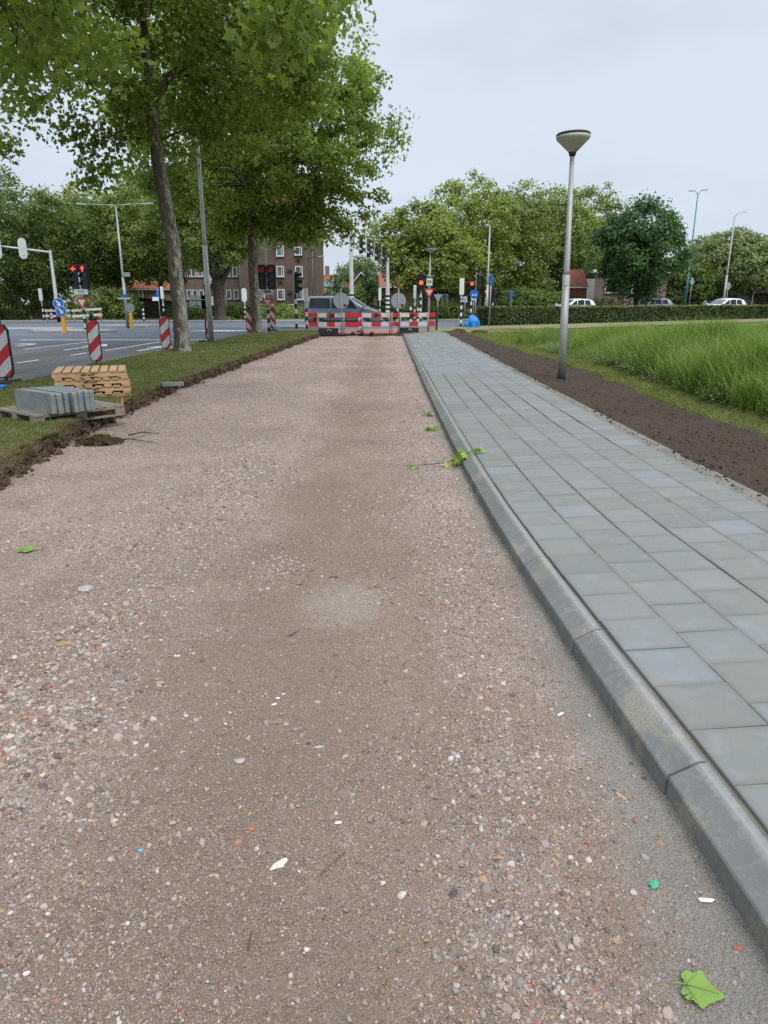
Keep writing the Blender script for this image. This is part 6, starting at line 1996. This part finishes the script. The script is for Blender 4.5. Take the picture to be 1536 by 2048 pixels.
house('long house with orange roof behind the signal mast', x0, x1, 82, 9, 3.28, 5.09, M['brick_dark'], M['rooforange'], [(2.2, 1.6, .8, 1.3), (4.2, 1.6, .8, 1.3)])
x0, x1 = 4.92, 13.67
house('long dark brick house behind the red pedestrian signals', x0, x1, 80, 9, 3.08, 4.25, M['brick_dark'], M['rooforange'], [(6.67 - x0, 1.7, .7, 1.5), (10.28 - x0, 1.7, .7, 1.5), (12.55 - x0, 1.9, .7, 1.5), (11.31 - x0, 1.8, .7, 1.6)], None, False, .3, 'house', 0, True, 8.31 - x0)
x0, x1 = 16.01, 21.79
house('orange-roofed house hidden behind the bushes, left of the cone-headed lamp', x0, x1, 96, 8, 2.81, 4.74, M['brick'], M['rooforange'], [(2, 2.2, .9, 1.2)])
x0, x1 = 18.46, 20.16
house('narrow house with steep brown roof right of the cone-headed lamp', x0, x1, 73, 4.0, 3.05, 4.63, M['roofbrown'], M['roofbrown'], [], None, False, .1)
t = thing('modern_house', 'pale modern house with a wide dark window behind the dark maple', 'house', (22.57, 79, 0), 0, 'houses beyond the crossing')
XW = 30.35 - 22.57
MB().box((XW / 2, 4, 2.1), (XW, 8, 4.2)).build('wall', M['brick_pink'], t); MB().box((XW / 2, 3.9, 4.75), (XW + .6, 8.6, .35)).build('flat_roof', M['white'], t)
MB().box((XW / 2, 4, 4.4), (XW - .02, 7.9, .38)).build('upper_wall', M['offwhite'], t)
for (a, w_) in ((.32, 2.6), (.66, 2.2)): window(t, XW * a, 3.3, w_, 1.5, 0, 'white', 'glass', True)
MB().add([(-.0, -.2, .2), (-1.4, -.2, .2), (-.9, -.2, 4.0), (0, -.2, 4.0)], [(0, 1, 2, 3)]).add([(-.0, 1.0, .2), (-1.4, 1.0, .2), (-.9, 1.0, 4.0), (0, 1.0, 4.0)], [(3, 2, 1, 0)]).add([(-1.4, -.2, .2), (-1.4, 1, .2), (-.9, 1, 4.0), (-.9, -.2, 4.0)], [(0, 1, 2, 3)]).build('side_buttress', M['conc'], t)
t = thing('carport', 'low flat carport at the right photo edge behind the hedge', 'carport', (42.72, 84, 0), 0)
MB().box((2.5, 2, 2.75), (6.5, 4.6, .25)).build('flat_roof', M['rubber'], t); MB().box((2.6, 3.6, 1.3), (6, .2, 2.6)).build('back_wall', M['wood_white'], t)
for a in (-.4, 5.4): MB().box((a, .1, 1.3), (.15, .15, 2.6)).build('post', M['wood_old'], t)
# garden walls at the left
t = thing('garden_wall', 'dark sloping garden wall below the orange-roofed house', 'wall', (-26.08, 76, 0), 0, 'garden walls')
L_ = -21.10 - -26.08
MB().prism([(0, 0), (L_, 0), (L_, 1.47), (0, 1.92)], .3, (0, 0, 0), 'y').build('wall', M['brick_dark'], t)
MB().tube([(0, 0, 1.92 + .04), (L_, 0, 1.47 + .04)], .20, 6).build('coping', M['rubber'], t)
t = thing('garden_wall', 'brown brick wall behind the banded post at far left', 'wall', (-34.83, 72, 0), 0, 'garden walls')
L_ = -32.05 - -34.83
MB().box((L_ / 2, 0, 1.3), (L_, .4, 2.6)).build('wall', M['brick'], t); MB().box((L_ / 2, 0, 2.64), (L_ + .1, .5, .12)).build('coping', M['rubber'], t)

# ================================================================== litter on the gravel, nearest last
def leaf_obj(name, label, pts2, loc, size, rz, m_, cat, group=None, curl=.10, stalk=True, tilt=(0, 0)):
    t = thing(name, label, cat, loc, rz, group)
    t.rotation_euler = (tilt[0], tilt[1], rz)
    vs = []; c = (0, .30)
    n_ = len(pts2)
    for k in (1.0, .55):
        for (a, b) in pts2:
            x_, y_ = c[0] + (a - c[0]) * k, c[1] + (b - c[1]) * k
            vs.append((x_ * size, y_ * size, size * (curl * (x_ * x_ * .9 + (y_ - .3) ** 2 * .7) - .02 * math.sin(9 * x_ + 7 * y_)) + .004))
    vs.append((0, c[1] * size, .003))
    fs = [(i, (i + 1) % n_, n_ + (i + 1) % n_, n_ + i) for i in range(n_)] + [(n_ + i, n_ + (i + 1) % n_, 2 * n_) for i in range(n_)]
    MB().add(vs, fs, 0, True).build('blade', m_, t)
    v_ = MB()
    for (a, b) in ((0, .80), (.44, .30), (-.44, .30), (.3, .0), (-.3, .0)):
        v_.tube([(0, 0, .007), (a * .5 * size, b * .5 * size, .008 + curl * .1 * size), (a * .9 * size, b * .9 * size, .008 + size * curl * (a * a * .8 + (b * .9 - .3) ** 2 * .7))], [.0010, .0008, .0004], 4)
    v_.build('veins', M['leaf_pale'], t)
    if stalk: MB().tube([(0, 0, .006), (.05 * size, -.18 * size, .010), (.12 * size, -.34 * size, .006)], [.0022, .0018, .0018], 5).build('stalk', M['leaf_fresh'], t)
    return t
BIG = np.array([(0, -.02), (.22, -.10), (.40, .02), (.36, .16), (.50, .36), (.30, .50), (0, .86), (-.30, .50), (-.50, .36), (-.36, .16), (-.40, .02), (-.22, -.10)])
big = []
for i, (a, b) in enumerate(BIG):           # toothed margin
    a2, b2 = BIG[(i + 1) % 12]
    big += [(a, b), (a + (a2 - a) * .33 + .03 * np.sign(a), b + (b2 - b) * .33), (a + (a2 - a) * .4, b + (b2 - b) * .4), (a + (a2 - a) * .7 + .025 * np.sign(a), b + (b2 - b) * .7)]
def gz(x, y): return float(gravel_z(np.array([x]), np.array([y]))[0])
def on_gravel(p): return (p[0], p[1], gz(*p) + .004)
leaf_obj('fallen_leaf', 'large fresh green plane leaf lying near the kerb at bottom right', big, on_gravel((0.75, 1.33)), .105, R(-112), M['leaf_fresh'], 'leaf', 'fallen leaves on the gravel', .16)
leaf_obj('fallen_leaf', 'small green leaf lying alone on the left of the gravel', big, on_gravel((-2.48, 4.50)), .13, R(-80), M['leaf_fresh'], 'leaf', 'fallen leaves on the gravel', .2)
# broken twig with leaves over the kerb
kx, ky = 0.78, 6.98
t = thing('leafy_twig', 'broken twig with fresh leaves lying across the kerb', 'twig', (kx, ky, 0), 0, 'fallen leafy twigs')
MB().tube([(-.56, -.05, .03), (-.35, -.02, .035), (-.15, 0, .05), (.0, .02, .10), (.10, .05, .155), (.20, .10, .17)], [.003, .004, .005, .005, .004, .002], 6).build('stem', M['bark'], t)
g_ = np.random.default_rng(5)
def twig_leaves(parent, n_, cen, spr, size):
    for i in range(n_):
        c = np.array(cen[i % len(cen)]) + g_.normal(0, spr, 3) * np.array([1, 1, .5])
        c[2] = max(c[2], .02)
        P = c[None]; V, F = leaf_cloud(P, unit(g_.normal(size=(1, 3))), np.array([size * g_.uniform(.7, 1.2)]), 'plane', g_, .3, .5)
        np_mesh('leaf', V, F, M['leaf_fresh'], parent)
twig_leaves(t, 26, [(-.03, -.02, .06), (0, .03, .11), (.03, -.03, .10), (.06, .04, .16), (.18, .10, .18), (-.12, -.01, .05), (.02, -.06, .05), (-.02, 0, .14)], .035, .085)
twig_leaves(t, 5, [(-.50, -.10, .02), (-.44, -.12, .02)], .03, .075)
for (p, lab, k) in (((0.67, 10.31), 'small leafy sprig at the kerb foot, farther one', 5), ((0.68, 9.10), 'small leafy sprig at the kerb foot, nearer one', 6)):
    t = thing('leafy_twig', lab, 'twig', (p[0] - .02, p[1], .0), 0, 'fallen leafy twigs')
    MB().tube([(-.06, 0, .02), (0, 0, .03), (.05, .03, .05)], [.002, .003, .002], 5).build('stem', M['bark'], t)
    twig_leaves(t, k + 3, [(-.04, 0, .02), (.0, 0, .03), (.03, .02, .05)], .03, .075)

def chip(name, label, cat, p, dim, m_, rz=0.0, seed=1, group='odd bits on the gravel', jag=.25, tilt=.0):
    v, f = stone_shape(1, jag, seed)
    o = raw_obj(name, [(a * dim[0] * 1.3, b * dim[1] * 1.35, c * dim[2] * 1.5) for a, b, c in v], f, m_)
    o.location = (p[0], p[1], gz(*p) + dim[2] * .55)
    o.rotation_euler = (tilt, tilt * .5, rz)
    return tag(o, label, cat, group)
brick_chip = plain('brick_rubble', (.42, .13, .07), .9, .3, 30, .4, 120)
shell_m = plain('pale_shell', (.62, .58, .48), .6, .35, 55, .3, 90)
white_m = plain('white_ceramic', (.78, .78, .76), .5, .08, 20, .2, 90)
dark_m = plain('dark_slate', (.065, .07, .075), .7, .3, 20, .3, 90)
ochre_m = plain('ochre_stone', (.36, .22, .10), .9, .3, 25, .4, 90)
green_m = plain('green_plastic', (.05, .36, .20), .5, .25, 20, .4, 60)
cyan_m = plain('cyan_plastic', (.05, .42, .62), .5, .1, 20)
grey_m = plain('grey_stone', (.36, .335, .32), .9, .22, 30, .4, 120)
chip('shell_piece', 'mottled cream shell fragment in the middle foreground', 'shell', (-0.32, 1.73), (.030, .017, .006), shell_m, R(55), 1)
chip('plastic_scrap', 'crumpled green plastic scrap near the kerb', 'plastic scrap', (0.79, 1.64), (.016, .014, .010), green_m, .4, 2, 'odd bits on the gravel', .9)
chip('bottle_cap', 'small bright cyan cap on the gravel at lower left', 'cap', (-0.76, 1.79), (.007, .006, .004), cyan_m, 0, 3)
chip('ochre_stone', 'flat ochre stone at the left edge of the gravel', 'stone', (-1.58, 3.10), (.040, .018, .012), ochre_m, .1, 4)
chip('slate_chip', 'dark flat slate chip in the middle of the track', 'stone', (-0.31, 4.03), (.030, .014, .005), dark_m, .1, 5)
chip('dark_stick', 'short dark stick lying in the middle of the gravel', 'stick', (-0.47, 3.27), (.035, .007, .006), dark_m, R(50), 6)
chip('wood_chip', 'orange wood chip close to the kerb', 'wood chip', (0.81, 2.02), (.022, .006, .004), M['wood_new'], R(-55), 7)
chip('white_stone', 'whitish flat fragment near the kerb at lower right', 'stone', (0.91, 1.58), (.020, .009, .006), white_m, .1, 8)
chip('white_chip', 'white ceramic chip below the shell, centre foreground', 'chip', (-0.15, 1.91), (.010, .006, .004), white_m, .2, 9)
chip('white_chip', 'largest of three white chips in mid gravel', 'chip', (-0.47, 2.63), (.010, .008, .004), white_m, .7, 10)
chip('white_chip', 'middle of three white chips in mid gravel', 'chip', (-0.46, 2.68), (.010, .005, .004), white_m, .1, 11)
chip('white_chip', 'rightmost of three white chips in mid gravel', 'chip', (-0.44, 2.71), (.008, .004, .004), white_m, .3, 12)
chip('white_chip', 'round white pebble at the bottom left', 'chip', (-0.91, 1.37), (.007, .007, .005), white_m, .3, 13)
chip('brick_chip', 'red brick chip left of the shell fragment', 'brick chip', (-0.43, 1.88), (.012, .007, .006), brick_chip, .1, 14)
chip('brick_chip', 'orange-red brick chip at the lower right corner', 'brick chip', (0.93, 1.43), (.011, .008, .007), brick_chip, .2, 15)
chip('brick_chip', 'orange-red brick chip above the green plastic', 'brick chip', (0.64, 1.81), (.011, .009, .006), brick_chip, .5, 16)
chip('brick_chip', 'orange-red brick chip near the kerb beside the wood chip', 'brick chip', (0.82, 1.90), (.009, .006, .005), brick_chip, .9, 17)
chip('grey_stone', 'rounded grey stone in the coarse band at left', 'stone', (-1.75, 3.81), (.040, .028, .016), grey_m, .2, 18)
chip('grey_stone', 'pinkish round stone at left below the coarse band', 'stone', (-0.54, 2.24), (.016, .013, .010), grey_m, .2, 19)
chip('grey_stone', 'dark grey stone low in the centre right', 'stone', (0.20, 1.61), (.014, .010, .008), dark_m, .6, 20)
chip('grey_stone', 'pale grey stone high in the right band of stones', 'stone', (0.73, 2.53), (.014, .009, .008), white_m, .6, 21)
chip('grey_stone', 'flat pale stone in the centre of the track', 'stone', (-0.25, 2.33), (.018, .008, .005), grey_m, .3, 22)
for (a, b, c, d_, lab) in ((-0.19, 1.69, -0.12, 1.78, 'pale dry straw right of the shell fragment'), (-0.02, 1.30, 0.01, 1.35, 'short straw at the bottom centre'), (-0.36, 1.44, -0.36, 1.50, 'upright-lying straw in the lower left half'), (-1.32, 3.94, -1.26, 3.96, 'thin brown twig in the coarse stones at left')):
    o = MB().tube([(0, 0, 0), ((c - a) * .5, (d_ - b) * .5, .006), (c - a, d_ - b, .001)], [.002, .0022, .0016], 5).build('straw', M['blade_dry'], None, (a, b, gz(a, b) + .006))
    tag(o, lab, 'straw', 'straws on the gravel')
# turf clod torn from the verge
px_, py_ = -3.42, 8.30
t = thing('turf_clod', 'ragged clod of turf lying on the gravel near the verge', 'turf clod', (px_, py_, 0), R(12))
gx, gy = np.meshgrid(np.linspace(-1, 1, 44), np.linspace(-1, 1, 26))
rr = np.sqrt(gx ** 2 + gy ** 2) * (1 + .5 * fbm(gx * 2, gy * 2, 1.3, 3))
def clod_h(a, b):
    r1 = np.sqrt(a ** 2 + b ** 2) * (1 + .5 * fbm(a * 2, b * 2, 1.3, 3))
    return np.clip(1 - r1 ** 2, -.25, 1) * .085 * (1 + .9 * fbm(a * 3, b * 3, 1.5, 3)) + .004
raw_b = sheet('earth', gx * .27, gy * .14, clod_h(gx, gy), M['turfedge'], t)
g_ = np.random.default_rng(8)
vs, fs = [], []
for i in range(1500):
    a, r_ = g_.uniform(0, 6.28), g_.random() ** .5
    x_, y_ = r_ * .26 * math.cos(a), r_ * .135 * math.sin(a); z_ = float(clod_h(np.array(x_ / .27), np.array(y_ / .14)))
    d2 = g_.uniform(0, 6.28); l_ = g_.uniform(.03, .085); b = len(vs); p = d2 + 1.57
    vs += [(x_ - .004 * math.cos(p), y_ - .004 * math.sin(p), z_), (x_ + .004 * math.cos(p), y_ + .004 * math.sin(p), z_), (x_ + l_ * math.cos(d2), y_ + l_ * math.sin(d2), z_ + l_ * g_.uniform(-.2, .7))]
    fs.append((b, b + 1, b + 2))
o = raw_obj('dry_grass', vs, fs, M['blade_dry']); o.parent = t
for (a, b, c, d_, lab) in ((-3.35, 8.45, -2.72, 8.30, 'dead branch lying past the turf clod'), (-3.25, 8.8, -2.9, 8.95, 'short dead root lying at the cut verge edge')):
    m = MB(); m.tube([(0, 0, .02), ((c - a) * .4, (d_ - b) * .4 + .03, .04), (c - a, d_ - b, .015)], [.010, .008, .004], 6); m.tube([((c - a) * .4, (d_ - b) * .4 + .03, .04), ((c - a) * .6, (d_ - b) * .4 + .14, .05)], [.005, .003], 5)
    o = m.build('dead_branch', M['bark'], None, (a, b, gz(a, b))); tag(o, lab, 'branch', 'dead branches on the gravel')
# paper scrap on the verge
o = MB().add([(0, 0, .0), (.10, .01, .012), (.11, .06, .02), (.01, .07, .004)], [(0, 1, 2, 3)]).add([(0, 0, -.004), (.10, .01, .008), (.11, .06, .016), (.01, .07, 0)], [(3, 2, 1, 0)]).build('paper_scrap', M['white'], None, (-5.42, 21.26, .19))
tag(o, 'white paper scrap on the grass right of the mottled trunk', 'paper')
